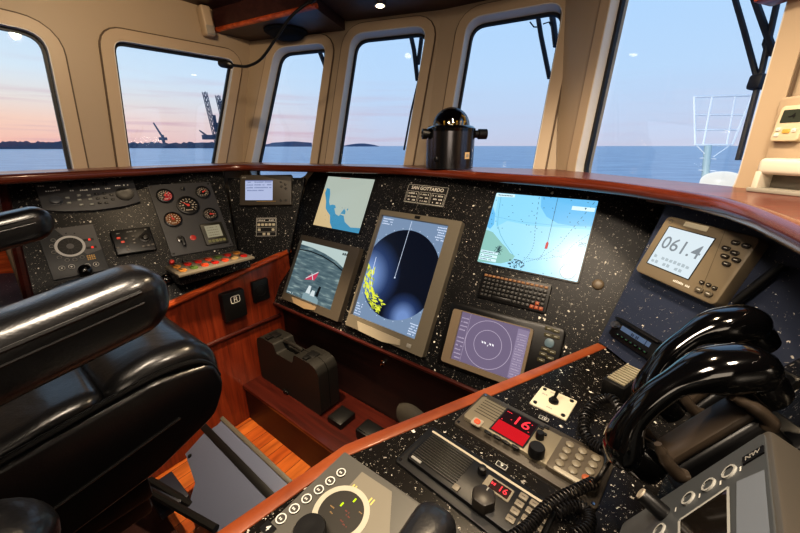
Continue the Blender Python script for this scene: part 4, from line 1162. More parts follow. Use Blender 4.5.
# --- gauge panel
M, w, h = FL.quad([(147.5, 185.8), (210.5, 181), (232.7, 246.2), (171.5, 256.7)], 0.008)
t = T('gauge_panel', 'charcoal steel panel with five round gauges, key switch and small display', 'instrument panel', M)
part(t, 'plate', MB().prism(rrect(w, h, .004), 0, .008, bev=.002), greyp)
tp_ = lambda u, v: (*t.px(u, v, .008), .008)
def gauge(u, v, r, face, glowc, seed):
    g = part(t, 'gauge', MB().lathe([(r * .82, .010), (r * .86, .014), (r, .012), (r, 0), (0, 0)], 36), blackp, Matrix.Translation(tp_(u, v)))
    d_ = MB().disc((0, 0), r * .84, .008, 32)
    if glowc: d_.m(1).poly([(r * .82 * math.cos(R(x)), r * .82 * math.sin(R(x))) for x in range(-120, 60, 12)], .0083)
    for k in range(13):
        a = R(225 - 270 * k / 12); d_.m(2).line((r * .62 * math.cos(a), r * .62 * math.sin(a)), (r * .78 * math.cos(a), r * .78 * math.sin(a)), r * .06, .0085)
    q_ = random.Random(seed)
    for k in range(7):
        a = R(215 - 250 * k / 6); x, y = r * .45 * math.cos(a), r * .45 * math.sin(a); scribble(d_.m(2), x - r * .1, x + r * .1, y, r * .16, .0085, 2, q_, .5)
    scribble(d_.m(2), -r * .3, r * .3, -r * .5, r * .14, .0085, 5, q_, .5)
    part(g, 'dial', d_, [face, glowc or face, mat('dial_mark', (196, 186, 170), .5)])
    a = R(seed * 37 % 270 - 45)
    nd = MB().prism([(-.004 * math.sin(a), .004 * math.cos(a)), (.004 * math.sin(a), -.004 * math.cos(a)), (r * .7 * math.cos(a), r * .7 * math.sin(a))], .0088, .0095); nd.cyl((0, 0, .0088), r * .14, .003, 14)
    part(g, 'needle', nd, mat('needle_red', (200, 60, 50), .5))
dk_ = mat('dial_black', (14, 13, 14), .3)
gauge(164.8, 196.4, .036, dk_, glow((150, 26, 40), .8), 3); gauge(202.7, 192.8, .034, dk_, None, 2); gauge(188, 206, .050, dk_, None, 5)
gauge(173, 220, .038, glow((122, 70, 34), .6), None, 4); gauge(210.2, 214.7, .035, dk_, None, 1)
link('knob', knob_mesh(.010, .008, blackp), t, Matrix.Translation(tp_(182.8, 189)))
ksw = part(t, 'key_switch', MB().cyl((0, 0, 0), .017, .006, 24).cyl((0, 0, .006), .012, .010, 20), chrome, Matrix.Translation(tp_(180.5, 239.3)))
part(ksw, 'key', MB().box((0, -.003, .024), (.004, .012, .018), .001).box((.004, -.026, .028), (.014, .040, .014), .004), blackp)
part(t, 'push_button', MB().cyl((0, 0, 0), .014, .004, 24, bev=.001), glow((196, 60, 48), .55), Matrix.Translation(tp_(193, 237.8)), 'round red push button')
q = poly_px(t, [(199.8, 225.5), (221.8, 222.2), (227.8, 242), (206, 246.6)], .008)
cx_ = sum(p[0] for p in q) / 4; cy_ = sum(p[1] for p in q) / 4; ww = abs(q[1][0] - q[0][0]); hh = abs(q[0][1] - q[3][1])
de = part(t, 'engine_display', MB().prism(rrect(ww, hh, .006), 0, .012, bev=.003), mat('olive_black', (38, 36, 26), .4), Matrix.Translation((cx_, cy_, .008)))
sm = MB().poly([(-ww * .34, -hh * .18), (ww * .34, -hh * .18), (ww * .34, hh * .38), (-ww * .34, hh * .38)], .0124)
for k in range(4): scribble(sm.m(1), -ww * .26, ww * .22, hh * (.28 - .12 * k), .006, .0127, 6, rng, .4)
part(de, 'screen', sm, [glow((150, 142, 118), .8), glow((112, 104, 84), .8)])
bb = btn_mesh('button', ww * .13, hh * .13, .003, mat('olive_key2', (120, 120, 84), .4), .001)
copies(de, 'button', bb, [(ww * (-.32 + .16 * k), -hh * .36, .012) for k in range(5)])
mk = MB().cyl((0, 0, 0), .005, .002, 10).mesh('screw', blackp)
copies(t, 'screw', mk, [(sx_ * (w / 2 - .012), sy_ * (h / 2 - .012), .008) for sx_ in (-1, 1) for sy_ in (-1, 1)])

# --- strip of coloured push buttons
zst = FL.h(200, 259.5).z + .006
FS = Fr(onz(208, 262, zst), math.degrees(math.atan2(*(lambda d: (d.y, d.x))(onz(238, 252, zst) - onz(164, 268, zst)))), 90)
M, w, h = FS.quad([(164, 268), (238, 252), (255.5, 258), (179, 277)])
t = T('button_strip', 'steel strip with two rows of red and amber push buttons below the gauge panel', 'button panel', M)
part(t, 'shelf', MB().box((0, h * .10, -.028), (w * .95, h * .74, .048), .002), speck)
part(t, 'strip', MB().box((0, 0, .002), (w, h, .012), .002), mat('dull_steel', (128, 120, 106), .4, metal=.3))
cols = [orange_m, mat('amber_key', (196, 132, 60), .4), red_m, mat('sand_key', (180, 150, 104), .4), mat('green_key', (96, 120, 60), .4)]
me = [MB().prism(rrect(w * .085, h * .25, h * .10, 5), 0, .006, bev=.0015).mesh('button', c_) for c_ in cols]
for r_ in range(2):
    for k in range(7):
        ci = [[1, 2, 2, 0, 4, 2, 1], [1, 4, 0, 2, 0, 3, 2]][r_][k]
        link('button', me[ci], t, Matrix.Translation((w * (-.40 + .135 * k), h * (.20 - .42 * r_), .008)))
for (u, v, c_, lb, nm) in ((171.5, 263.5, red_m, 'red-topped indicator lamp standing left of the button strip', 'indicator_lamp'), (184, 262.5, blackp, 'black-capped indicator lamp at the corner of the button strip', 'indicator_lamp')):
    p = FL.h(u, v); t = T(nm, lb, 'lamp' if c_ is red_m else 'knob', FL.M @ Matrix.Translation((*loc(FL, p), 0)))
    part(t, 'base', MB().cyl((0, 0, 0), .013, .012, 18), blackp); part(t, 'cap', MB().lathe([(.011, .012), (.011, .024), (.008, .029), (0, .030)], 18), c_)
for (u, v, lb) in ((166, 281, 'bulbous black lever knob on the left console beside the button strip'),):
    p = FL.h(u, v); t = T('control_lever', lb, 'lever', FL.M @ Matrix.Translation((*loc(FL, p), 0)))
    part(t, 'base', MB().lathe([(0, 0), (.022, 0), (.020, .010), (.012, .014), (.010, .022), (0, .022)], 20), blackp)
    part(t, 'knob', MB().lathe([(0, .020), (.012, .021), (.021, .032), (.021, .044), (.012, .055), (0, .057)], 20), blackg)

# --- sockets on the teak front
for (q, lb, hasw) in (([(218.7, 293.9), (240.8, 286.4), (243.9, 312.8), (222.2, 321.5)], 'larger black socket with white emblem on the teak front panel', 1), ([(250.7, 281.9), (266.6, 276.7), (268.5, 297), (252.5, 303.7)], 'smaller plain black socket on the teak front, nearer the corner', 0)):
    P = [hit(*c, C0, nT) for c in q]; c = sum(P, V()) / 4; w = ((P[1] - P[0]).length + (P[2] - P[3]).length) / 2; h = ((P[0] - P[3]).length + (P[1] - P[2]).length) / 2
    t = T('wall_socket', lb, 'socket', Matrix(((tw.x, 0, nT.x, c.x), (tw.y, 0, nT.y, c.y), (0, 1, 0, c.z), (0, 0, 0, 1))))
    part(t, 'housing', MB().prism(rrect(w, h, .008), 0, .035 if hasw else .014, bev=.004), blackp)
    if hasw:
        e_ = MB(); z_ = .0354
        for a in (rrect(.046, .036, .008, 4, (.006, h * .22)),): e_.pline(a + [a[0]], .0035, z_)
        e_.pline([(.0, h * .14), (.0, h * .30), (.012, h * .30), (.014, h * .25), (.010, h * .22), (.0, h * .22)], .004, z_).line((.012, h * .22), (.014, h * .14), .004, z_)
        part(t, 'emblem', e_, white_m)
        part(t, 'hinge', MB().box((0, h / 2 - .004, .02), (w * .6, .008, .012), .002), blackm)
    else:
        part(t, 'outlet', MB().lathe([(.034, .014), (.034, .017), (.030, .017), (.028, .008), (0, .006)], 28), blackm)
        part(t, 'screw', MB().cyl((.0, 0, .008), .004, .004, 10), chrome)

# ------------------------------------------------------------------ radios and controls on the desk
FD = Fr(onz(480, 450, ZD), -40, 90)
led = glow((255, 60, 70), 1.3)
# --- radio 10 : silver-taupe, red display
M, w, h = FD.quad([(484, 397.5), (620, 459.8), (594, 504.5), (448.4, 426.3)])
t = T('marine_radio', 'taupe marine radio with bright red display reading 16 and round keypad, tagged 10', 'radio', M)
part(t, 'mounting_plate', MB().prism(rrect(w, h, .006), 0, .005, bev=.0015), mat('dark_bronze_plate', (62, 56, 48), .4))
Z1 = .013
q4 = lambda pts, hh: poly_px(t, [(380 + x * .3057, 370 + y * .3057) for x, y in pts], hh)
def one(x, y, hh=Z1): return (*t.px(380 + x * .3057, 370 + y * .3057, hh), hh)
p = q4([(345, 93), (590, 200), (560, 312), (268, 182)], Z1)
fx0 = -w * .47; fx1 = w * .37; fy = h * .36
part(t, 'face', MB().prism(rrect(fx1 - fx0, 1.86 * fy, .006, 4, ((fx0 + fx1) / 2, 0)), .005, Z1, bev=.002), mat('radio_taupe', (126, 118, 100), .42, metal=.25))
kpx0 = w * .17
part(t, 'keypad_plate', MB().prism(rrect(w * .47 - kpx0, 2 * fy * .98, .006, 4, ((kpx0 + w * .47) / 2, 0)), .005, Z1 + .0008, bev=.002), mat('keypad_bronze', (84, 76, 64), .4))
gm_ = MB(); gw = w * .19
for k in range(7): gm_.line((fx0 + .010, fy * (.86 - .19 * k)), (fx0 + .010 + gw, fy * (.86 - .19 * k)), .0018, Z1 + .0004)
part(t, 'speaker_grille', gm_, mat('grille_slot', (40, 36, 30), .6))
a = one(318, 172); b2 = part(t, 'distress_button', MB().prism(rrect(.020, .020, .003), 0, .002).m(1).prism(rrect(.0115, .0115, .004), .002, .0045, bev=.001), [mat('button_frame', (150, 140, 124), .4), mat('orange_red', (226, 84, 50), .4, emit=0)], Matrix.Translation(a))
dq = q4([(415, 130), (520, 177), (468, 248), (362, 196)], Z1)
dx0, dx1 = (dq[0][0] + dq[3][0]) / 2, (dq[1][0] + dq[2][0]) / 2; dy0, dy1 = (dq[2][1] + dq[3][1]) / 2, (dq[0][1] + dq[1][1]) / 2
dw, dh = dx1 - dx0, dy1 - dy0
sm = MB().prism([(dx0 - .003, dy0 - .003), (dx1 + .003, dy0 - .003), (dx1 + .003, dy1 + .003), (dx0 - .003, dy1 + .003)], Z1, Z1 + .0006)
sm.m(1).poly([(dx0, dy0), (dx1, dy0), (dx1, dy0 + dh * .46), (dx0, dy0 + dh * .46)], Z1 + .0009)
sm.m(2).poly([(dx0, dy0 + dh * .46), (dx1, dy0 + dh * .46), (dx1, dy1), (dx0, dy1)], Z1 + .0009)
sm.m(3).text('16', dh * .50, (dx0 + dw * .60, dy0 + dh * .73), Z1 + .0013, .0002)
for x_, y_ in ((.06, .90), (.12, .90), (.18, .90), (.30, .66), (.06, .52), (.88, .86), (.90, .55)): sm.m(3).poly([(dx0 + dw * (x_ + a_), dy0 + dh * (y_ + b_)) for a_, b_ in ((-.018, -.014), (.018, -.014), (.018, .014), (-.018, .014))], Z1 + .0012)
part(t, 'display', sm, [blackp, glow((196, 22, 34), 1), glow((36, 8, 10), 1), led])
bb = btn_mesh('button', .015, .006, .003, blackp, .003)
for x, y in ((353, 207), (383, 222), (412, 239), (443, 255)): copies(t, 'button', bb, [one(x, y)])
bb = btn_mesh('button', .010, .006, .003, blackp, .0028)
for x, y in ((545, 190), (537, 211), (528, 190)): copies(t, 'button', bb, [one(x, y)])
part(t, 'tuning_knob', MB().lathe([(0, 0), (.0135, 0), (.0135, .015), (.012, .018), (0, .018)], 28), blackp, Matrix.Translation(one(510, 275)))
part(t, 'squelch_knob', MB().lathe([(0, 0), (.0075, 0), (.0075, .012), (.006, .014), (0, .014)], 24), blackp, Matrix.Translation(one(522, 222)))
kb = MB().lathe([(0, 0), (.0072, 0), (.0072, .002), (.0055, .0034), (0, .0036)], 20); scribble(kb.m(1), -.003, .003, 0, .004, .0038, 2, random.Random(2), .5); kb = kb.mesh('key', [mat('bronze_key', (120, 112, 96), .4), blackp])
kx0, kdx, ky0, kdy = kpx0 + w * .05, w * .082, fy * .66, fy * .40
for r_ in range(4):
    for c_ in range(3):
        if (r_, c_) == (3, 2): continue
        link('key', kb, t, Matrix.Translation((kx0 + .004 + kdx * c_, ky0 - kdy * r_, Z1 + .0008)))
part(t, 'key', MB().lathe([(0, 0), (.0072, 0), (.0072, .002), (.0055, .0034), (0, .0036)], 20), mat('rust_key', (156, 84, 50), .4), Matrix.Translation((kx0 + .004 + kdx * 2, ky0 - kdy * 3, Z1 + .0008)), 'orange round key')
part(t, 'call_key', MB().prism(rrect(w * .2, .009, .0044), Z1, Z1 + .003, bev=.001), mat('pale_key', (168, 160, 142), .4), Matrix.Translation((kx0 + .004 + kdx, -fy * .90, .0008)))
sc_ = MB().cyl((0, 0, 0), .003, .001, 12).mesh('screw', chrome)
copies(t, 'screw', sc_, [(sx_ * (w / 2 - .007), sy_ * (h / 2 - .007), .005) for sx_ in (-1, 1) for sy_ in (-1, 1)])

# --- radio 9 : black
M, w, h = FD.quad([(430.4, 432.7), (566, 507), (530, 552), (386, 467.8)])
t = T('marine_radio', 'black marine radio with slotted speaker and small red 16 display, tagged 9', 'radio', M)
part(t, 'mounting_plate', MB().prism(rrect(w, h, .005), 0, .005, bev=.0015), blackm)
part(t, 'face', MB().prism(rrect(w * .92, h * .74, .005, 4, (w * .02, 0)), .005, Z1, bev=.002), blackp)
part(t, 'trim_strip', MB().line((-w * .44, h * .34), (w * .48, h * .34), .0045, Z1 + .0004), mat('pale_strip', (176, 166, 146), .4))
gx0, gx1 = -w * .42, -w * .06
gmb = MB()
for k in range(12): gmb.box(((gx0 + gx1) / 2, h * (.27 - .049 * k), Z1 + .001), (gx1 - gx0, h * .020, .003), .0008, 1)
part(t, 'speaker_grille', gmb, mat('slat_grey', (60, 58, 54), .35))
part(t, 'maker_badge', MB().box((gx0 + .012, -h * .31, Z1 + .0004), (.020, .005, .0012)), grey_m)
part(t, 'key', MB().prism(rrect(.011, .011, .002), Z1, Z1 + .003, bev=.001), mat('taupe_key', (120, 112, 98), .4), Matrix.Translation((gx1 + .005, -h * .30, 0)), 'square taupe key')
part(t, 'volume_knob', MB().cyl((0, 0, 0), .007, .012, 20, bev=.002), blackp, Matrix.Translation((*t.px(482, 472.5, Z1), Z1)))
a = t.px(483, 503, Z1); part(t, 'channel_knob', MB().prism(round_poly([(.019 * math.cos(R(60 * k)), .019 * math.sin(R(60 * k))) for k in range(6)], .004, 3), 0, .018, bev=.003).m(1).line((0, .008), (0, .014), .002, .0184), [mat('knob_taupe_black', (42, 38, 34), .35), grey_m], Matrix.Translation((a[0], a[1], Z1)))
dq = [t.px(380 + x * .3057, 370 + y * .3057, Z1) for x, y in ((362, 345), (442, 388), (410, 430), (332, 388))]
cx_ = sum(p[0] for p in dq) / 4; cy_ = sum(p[1] for p in dq) / 4; dw, dh = .044, .024
sm = MB().prism(rrect(dw, dh, .002), 0, .0012); sm.m(1).prism(rrect(dw * .72, dh * .74, .001, 3, (.003, 0)), .0012, .0016); sm.m(2).text('16', dh * .62, (.008, 0), .0019, .0002)
scribble(sm, -.012, -.004, .002, .006, .0019, 2, rng, .5)
part(t, 'display', sm, [mat('display_frame', (124, 116, 100), .4), glow((50, 10, 12), 1), led], Matrix.Translation((cx_, cy_, Z1)))
kb = btn_mesh('key', .0125, .0105, .003, mat('taupe_key', (120, 112, 98), .4), .0015, mat('key_print', (60, 55, 48), .5))
kx0 = cx_ + .036
for r_ in range(4):
    for c_ in range(3): link('key', kb, t, Matrix.Translation((kx0 + .0165 * c_, h * .23 - .0150 * r_, Z1)))
copies(t, 'screw', sc_, [(-w / 2 + .007, sy_ * (h / 2 - .007), .005) for sy_ in (-1, 1)])

# --- numbered tags, switch plate
for (u, v, st, lb) in ((543.7, 419, '10', 'tiny black tag numbered 10 on the desk above the red-display radio'), (501.5, 466, '9', 'tiny black tag numbered 9 on the desk between the two radios')):
    p = FD.h(u, v); t = T('number_tag', lb, 'tag', FD.M @ Matrix.Translation((*loc(FD, p), 0)))
    part(t, 'plate', MB().prism(rrect(.020, .012, .001), 0, .0015), blackp)
    mk = MB().text(st, .0105, (0, 0), .0018, .0001); mk.pline(rrect(.018, .010, .0008, 1) + [rrect(.018, .010, .0008, 1)[0]], .0008, .0018); part(t, 'lettering', mk, white_m)
M, w, h = FD.quad([(542, 387.4), (578.5, 402), (565, 420.8), (528.9, 403.6)])
t = T('switch_plate', 'ivory square plate with a black toggle switch at the back of the desk', 'switch', M)
part(t, 'plate', MB().prism(rrect(w, h, .002), 0, .003, bev=.001), ivory)
tg = part(t, 'toggle', MB().cyl((0, 0, .003), .010, .004, 20).cyl((0, 0, .007), .006, .006, 16).tube([(0, 0, .010), (.002, .006, .022), (.003, .009, .030)], [.003, .0034, .0045], 10), blackp)
copies(t, 'screw', MB().cyl((0, 0, 0), .0042, .0016, 12).mesh('screw', blackp), [(sx_ * (w / 2 - .009), sy_ * (h / 2 - .009), .003) for sx_ in (-1, 1) for sy_ in (-1, 1)])
mk = MB()
for x, y in ((-.022, .012), (.0, -.024), (-.01, .028)): scribble(mk, x - .006, x + .006, y, .004, .0032, 3, rng, .5)
part(t, 'printing', mk, grey_m)

# --- thruster lever unit, bottom centre
FT = Fr(onz(340, 500, ZD), -44, 90)
M, w, h = FT.quad([(345, 456.5), (452, 529), (345, 640), (236, 537)])
P0 = onz(345, 456.5, ZD); P1 = onz(425, 512, ZD); P2 = onz(240, 533, ZD)
ex_ = (P1 - P0).normalized(); ey_ = V((-ex_.y, ex_.x, 0))
tw_ = (P1 - P0).length * 1.35; th_ = (P2 - P0).length * 1.5
Ct = P0 + ex_ * tw_ / 2 - ey_ * th_ / 2
t = T('lever_unit', 'grey engine lever unit with round dial and black knobs at bottom centre, tagged 4', 'control', Matrix(((ex_.x, ey_.x, 0, Ct.x), (ex_.y, ey_.y, 0, Ct.y), (0, 0, 1, ZD), (0, 0, 0, 1))))
ZT2 = .012
part(t, 'face', MB().prism(rrect(tw_, th_, .004), 0, ZT2, bev=.0015), mat('lever_face_grey', (92, 90, 84), .42))
tp_ = lambda u, v, hh=ZT2: (*t.px(u, v, hh), hh)
part(t, 'light_field', MB().prism([tp_(362, 472)[:2], tp_(392, 492)[:2], tp_(388, 560)[:2], tp_(330, 580)[:2], tp_(300, 540)[:2]], ZT2, ZT2 + .0006), mat('lever_face_light', (128, 122, 108), .42))
bb = MB().cyl((0, 0, 0), .0078, .002, 24); bb.m(1).ring((0, 0), .0060, .0078, .0023, 28); scribble(bb, -.003, .003, 0, .004, .0023, 2, random.Random(4), .5); bb = bb.mesh('button', [mat('lever_btn', (72, 70, 66), .4), white_m])
for x, y in ((465, 133), (421, 167), (376, 202), (327, 238), (278, 278), (225, 318)): copies(t, 'button', bb, [tp_(225 + x * .25, 440 + y * .25)])
a = tp_(268, 529); part(t, 'number_tag', MB().box((0, 0, .001), (.020, .014, .002)).m(1).text('4', .012, (0, 0), .0023, .0002), [blackp, white_m], Matrix.Translation(a) @ Matrix.Rotation(R(84), 4, 'Z') if False else Matrix.Translation(a))
c = tp_(341, 513); rr2 = (V(tp_(370, 511)) - V(c)).length
dm = MB().disc(c, rr2, ZT2 + .0010, 48); dm.m(1).ring(c, rr2 * .80, rr2, ZT2 + .0014, 56)
for x, y, ww, m_ in ((468, 260, .0042, 2), (519, 244, .0042, 2)): a = tp_(225 + x * .25, 440 + y * .25); dm.m(m_).poly([(a[0] - ww * .35, a[1] - ww * .8), (a[0] + ww * .35, a[1] - ww * .8), (a[0] + ww * .35, a[1] + ww * .8), (a[0] - ww * .35, a[1] + ww * .8)], ZT2 + .0016)
for x, y, m_ in ((430, 270, 3), (428, 295, 3), (490, 290, 4), (492, 308, 4), (466, 325, 4), (541, 292, 3), (480, 345, 4)): a = tp_(225 + x * .25, 440 + y * .25); scribble(dm.m(m_), a[0] - .004, a[0] + .004, a[1], .0022, ZT2 + .0016, 4, rng, .5)
part(t, 'dial', dm, [mat('dial_dark', (58, 56, 52), .35), mat('dial_ring', (184, 178, 160), .4), glow((190, 220, 40), 1.3), mat('dim_gold', (150, 124, 80), .5), mat('dim_red', (120, 66, 58), .5)])
mk = MB()
for x, y in ((515, 192), (585, 247)):
    a = tp_(225 + x * .25, 440 + y * .25)
    for k in (-1, 1): mk.line((a[0] + k * .0025, a[1] - .005), (a[0] + k * .0025, a[1] + .005), .0022, ZT2 + .0008)
part(t, 'amber_marks', mk, mat('amber_lit', (220, 200, 110), .5))
kc = t.px(311, 541, ZT2)
part(t, 'knob', MB().lathe([(0, 0), (.0225, 0), (.0225, .020), (.0205, .024), (.006, .024), (0, .0235)], 36), blackp, Matrix.Translation((kc[0], kc[1], ZT2 + .001)), 'round black turning knob')
kc = t.px(420, 560, ZT2)
hx = MB(); secs = []
for k, (z_, s_) in enumerate(((0, .92), (.016, 1), (.030, .97), (.040, .86), (.046, .66), (.049, .36))):
    secs.append([V((kc[0] + x * s_, kc[1] + y * s_, ZT2 + z_)) for x, y in rrect(.062, .120, .026, 8)])
hx.loft(secs); part(t, 'lever', hx, leather('lever_grip', (30, 30, 32), .42), None, 'large rounded black lever grip')

# ------------------------------------------------------------------ telephone handsets on the wing
def frame3(o, x, zhint):
    x = x.normalized(); y = zhint.cross(x).normalized(); z = x.cross(y)
    return Matrix(((x.x, y.x, z.x, o.x), (x.y, y.y, z.y, o.y), (x.z, y.z, z.z, o.z), (0, 0, 0, 1)))


def handset(t, Ln=.205):
    """local x along the handset, z away from the cradle"""
    secs = []; N = 34
    for i in range(N + 1):
        f = -1 + 2 * i / N; x = f * Ln / 2
        z = .046 * (1 - abs(f) ** 2.2)
        e = abs(f)
        g = (f - .10) / .50 if f > 0 else (e - .42) / .40
        g = min(1, max(0, g)); g = g * g * (3 - 2 * g)
        wy = .0178 + (.0125 if f > 0 else .0085) * g; wz = .0128 + (.0125 if f > 0 else .0080) * g; z -= .004 * g
        if e > .80: k = math.sqrt(max(0.0, 1 - ((e - .80) / .20) ** 2)); wy *= max(k, .06); wz *= max(k, .06)
        sl = math.atan2(-.046 * 2.2 * (e ** 1.2) * (1 if f > 0 else -1) * 2 / Ln, 1) * .9
        c_, s_ = math.cos(sl), math.sin(sl)
        ring = []
        for k in range(24):
            a = 2 * math.pi * k / 24; y = wy * math.copysign(abs(math.cos(a)) ** .85, math.cos(a)); zz = wz * math.copysign(abs(math.sin(a)) ** .85, math.sin(a))
            ring.append(V((x - zz * s_, y, z + zz * c_)))
        secs.append(ring)
    part(t, 'shell', MB().loft(secs), blackg)
    for sx_, nm in ((-1, 'mouthpiece'), (1, 'earpiece')):
        c = MB().lathe([(0, -.030), (.020, -.030), (.0255, -.026), (.027, -.012), (.024, .006), (0, .006)], 28)
        pc = part(t, nm, c, blackg, Matrix.Translation((sx_ * Ln * .375, 0, .002)) @ Matrix.Rotation(R(9 * sx_), 4, 'Y'))
        hm = MB()
        for r0_ in (0, .006, .011):
            for k in range(1 if r0_ == 0 else int(r0_ * 900)): a = k * 2 * math.pi / max(1, int(r0_ * 900)); hm.cyl((r0_ * math.cos(a), r0_ * math.sin(a), -.0305), .001, .001, 6)
        part(pc, 'sound_holes', hm, blackm)


def cradle(t, depth):
    """a wall cradle whose two hooked arms hold the handset; local z=0 is the handset line, wing at -depth"""
    cm = mat('cradle_lamplit_black', (66, 57, 48), .3)  # black plastic with the brown of lamplight put into its colour
    part(t, 'back_plate', MB().box((0, 0, -depth + .006), (.150, .052, .012), .004), blackp)
    bx = MB().box((0, 0, -depth * .62 - .006), (.115, .044, depth * .70), .008, 3); part(t, 'body', bx, blackp)
    for sx_ in (-1, 1):
        for sy_ in (-1, 1):
            pts = [V((sx_ * .050, sy_ * .0235, -depth * .45)), V((sx_ * .055, sy_ * .0245, -.030)), V((sx_ * .053, sy_ * .0235, -.008)), V((sx_ * .046, sy_ * .0225, .012))]
            part(t, 'arm', MB().tube(bez(pts, 5), [.008] * 6 + [.0075] * 5 + [.006] * 3 + [.004] * 2, 10), cm)
    part(t, 'bridge', MB().box((0, 0, -.024), (.104, .036, .012), .004), cm)
    part(t, 'screw', MB().cyl((0, 0, -.021), .0035, .0016, 10), chrome)


hA, hB = atw(630, 455, .43), atw(757, 375, .385)
ctr = (hA + hB) / 2
H1 = frame3(ctr, hB - hA, ray(690, 390) * -.45 + FW.n * 1.0)
dW = (ctr - FW.O).dot(FW.n)
off2 = atw(702, 366, .51) - ctr
for k, (o_, lbh, lbc) in enumerate(((V((0, 0, 0)), 'gloss black telephone handset nearest the camera on the right wing', 'black handset cradle under the nearer telephone handset'), (off2, 'black telephone handset behind the nearer one, partly hidden', 'black handset cradle under the farther telephone handset'))):
    Hm = Matrix.Translation(o_) @ H1
    if k: Hm = Hm @ Matrix.Rotation(R(4), 4, 'Z')
    t = T('telephone_handset', lbh, 'handset', Hm, 'telephone handsets on the wing'); handset(t)
    t = T('handset_cradle', lbc, 'cradle', Hm @ Matrix.Translation((0, 0, .002)), 'handset cradles on the wing'); cradle(t, .085 if k == 0 else .09)

# ------------------------------------------------------------------ coiled cords
bl_cord = mat('cord_rubber', (22, 20, 20), .35)
cps = [onz(u, v, ZD + z_) for u, v, z_ in ((622, 412, .05), (612, 399, .035), (598, 401, .022), (587, 412, .016), (584, 428, .016), (591, 442, .016), (602, 450, .018))]
t = T('coiled_cord', 'black coiled telephone cord looping beside the ivory switch plate', 'cord', Matrix.Translation(cps[3]))
part(t, 'coil', coil([p - cps[3] for p in cps], .0084, 27, .0020), bl_cord)
pl_ = bez([cps[-1], onz(606, 458, ZD + .02), onz(604, 470, ZD + .025), onz(596, 480, ZD + .03)], 6)
part(t, 'plain_end', MB().tube([p - cps[3] for p in pl_], .0032, 8), bl_cord)
cps = [onz(u, v, ZD + z_) for u, v, z_ in ((594, 482, .026), (581, 488, .026), (566, 495, .026), (552, 503, .026), (540, 513, .026), (531, 524, .026), (520, 533, .026), (504, 543, .026))]
t = T('coiled_cord', 'thick black coiled cord lying across the lower right of the radios', 'cord', Matrix.Translation(cps[3]))
part(t, 'coil', coil([p - cps[3] for p in cps], .0074, 30, .0018), bl_cord)
pl_ = bez([cps[0], onz(600, 476, ZD + .045), onz(609, 462, ZD + .06), atw(618, 452, .46)], 6)
part(t, 'plain_end', MB().tube([p - cps[3] for p in pl_], .0034, 8), bl_cord)
cps2 = [onz(u, v, ZD + .022) for u, v in ((556, 512), (570, 506), (584, 508), (590, 518), (586, 529), (572, 536))]
part(t, 'coil', coil([p - cps[3] for p in cps2], .0070, 20, .0018), bl_cord)

# ribbed speaker box behind the farther handset
fo = onz(631, 396, ZD); FXa = onz(652, 380, ZD); dx_ = (FXa - fo).normalized()
t = T('speaker_box', 'small black box with pale ribs on the desk behind the farther handset', 'speaker', Matrix(((dx_.x, -dx_.y, 0, fo.x), (dx_.y, dx_.x, 0, fo.y), (0, 0, 1, ZD), (0, 0, 0, 1))))
part(t, 'box', MB().box((.0, .02, .021), (.105, .045, .042), .004), blackp)
mb = MB()
for k in range(9): mb.box((-.040 + .010 * k, .02, .043), (.005, .036, .006), .001, 1)
part(t, 'rib_grille', mb, mat('pale_rib', (150, 142, 120), .45))

# ------------------------------------------------------------------ bracketed display, bottom right
TR, TL = atw(770, 427, .305), atw(622, 523, .41)
D = atw(773, 545, .215)
e1 = (TR - TL).normalized(); e2 = (D - TR); e2 = (e2 - e1 * e2.dot(e1)).normalized(); e3 = e1.cross(-e2).normalized()
bw_, bh_ = (TR - TL).length, .15
o = TR - e1 * bw_ / 2 + e2 * bh_ / 2
ey2 = -e2
t = T('navigation_display', 'grey bracket-mounted display with ring buttons in the bottom right corner', 'display', Matrix(((e1.x, ey2.x, e3.x, o.x), (e1.y, ey2.y, e3.y, o.y), (e1.z, ey2.z, e3.z, o.z), (0, 0, 0, 1))))
body = MB().prism(rrect(bw_, bh_, .008, 5), -.030, 0, bev=.003); part(t, 'case', body, mat('case_taupe_grey', (70, 66, 60), .42))
fg = mat('face_grey', (70, 73, 75), .42)
part(t, 'face_plate', MB().prism(rrect(bw_ - .010, bh_ - .010, .006, 4), 0, .0012), fg)
tq = lambda u, v: t.px(u, v, .0012)
part(t, 'light_plate', MB().poly([tq(737, 482), tq(765, 470), tq(773, 560), tq(737, 570)], .0016), mat('face_pale', (112, 118, 126), .4))
sp_ = [tq(680, 521), tq(729, 488), tq(731, 580), tq(680, 590)]
part(t, 'screen_frame', MB().pline([(p[0], p[1]) for p in sp_] + [sp_[0]], .003, .0020), mat('ring_grey', (165, 165, 160), .4))
part(t, 'screen', MB().poly(sp_, .0016), mat('dark_glass', (30, 26, 22), .06, coat=.5))
rb = MB().lathe([(.0058, 0), (.0078, 0), (.0078, .0016), (.0058, .0016)], 28); rb.m(1).disc((0, 0), .0055, .0008, 24); rb = rb.mesh('button', [mat('ring_grey', (165, 165, 160), .4), fg])
for u, v in ((689, 499), (709.5, 485.5), (730, 472.5), (660, 531)): copies(t, 'button', rb, [(*tq(u, v), .0012)])
a = tq(754, 456); part(t, 'tag', MB().box((0, 0, .0006), (.021, .0105, .0012)).m(1).text('NW', .0085, (0, 0), .0014, .0002), [blackp, grey_m], Matrix.Translation((a[0], a[1], .0012)))
a = tq(664, 514); kn = MB().lathe([(0, 0), (.0085, 0), (.0078, .020), (.0065, .0225), (0, .0225)], 24); kn.m(1).lathe([(0, .0226), (.0064, .0226), (.0055, .024), (0, .024)], 20)
part(t, 'knob', kn, [blackp, mat('knob_cap', (150, 140, 124), .35)], Matrix.Translation((a[0], a[1], .0012)))
mk = MB()
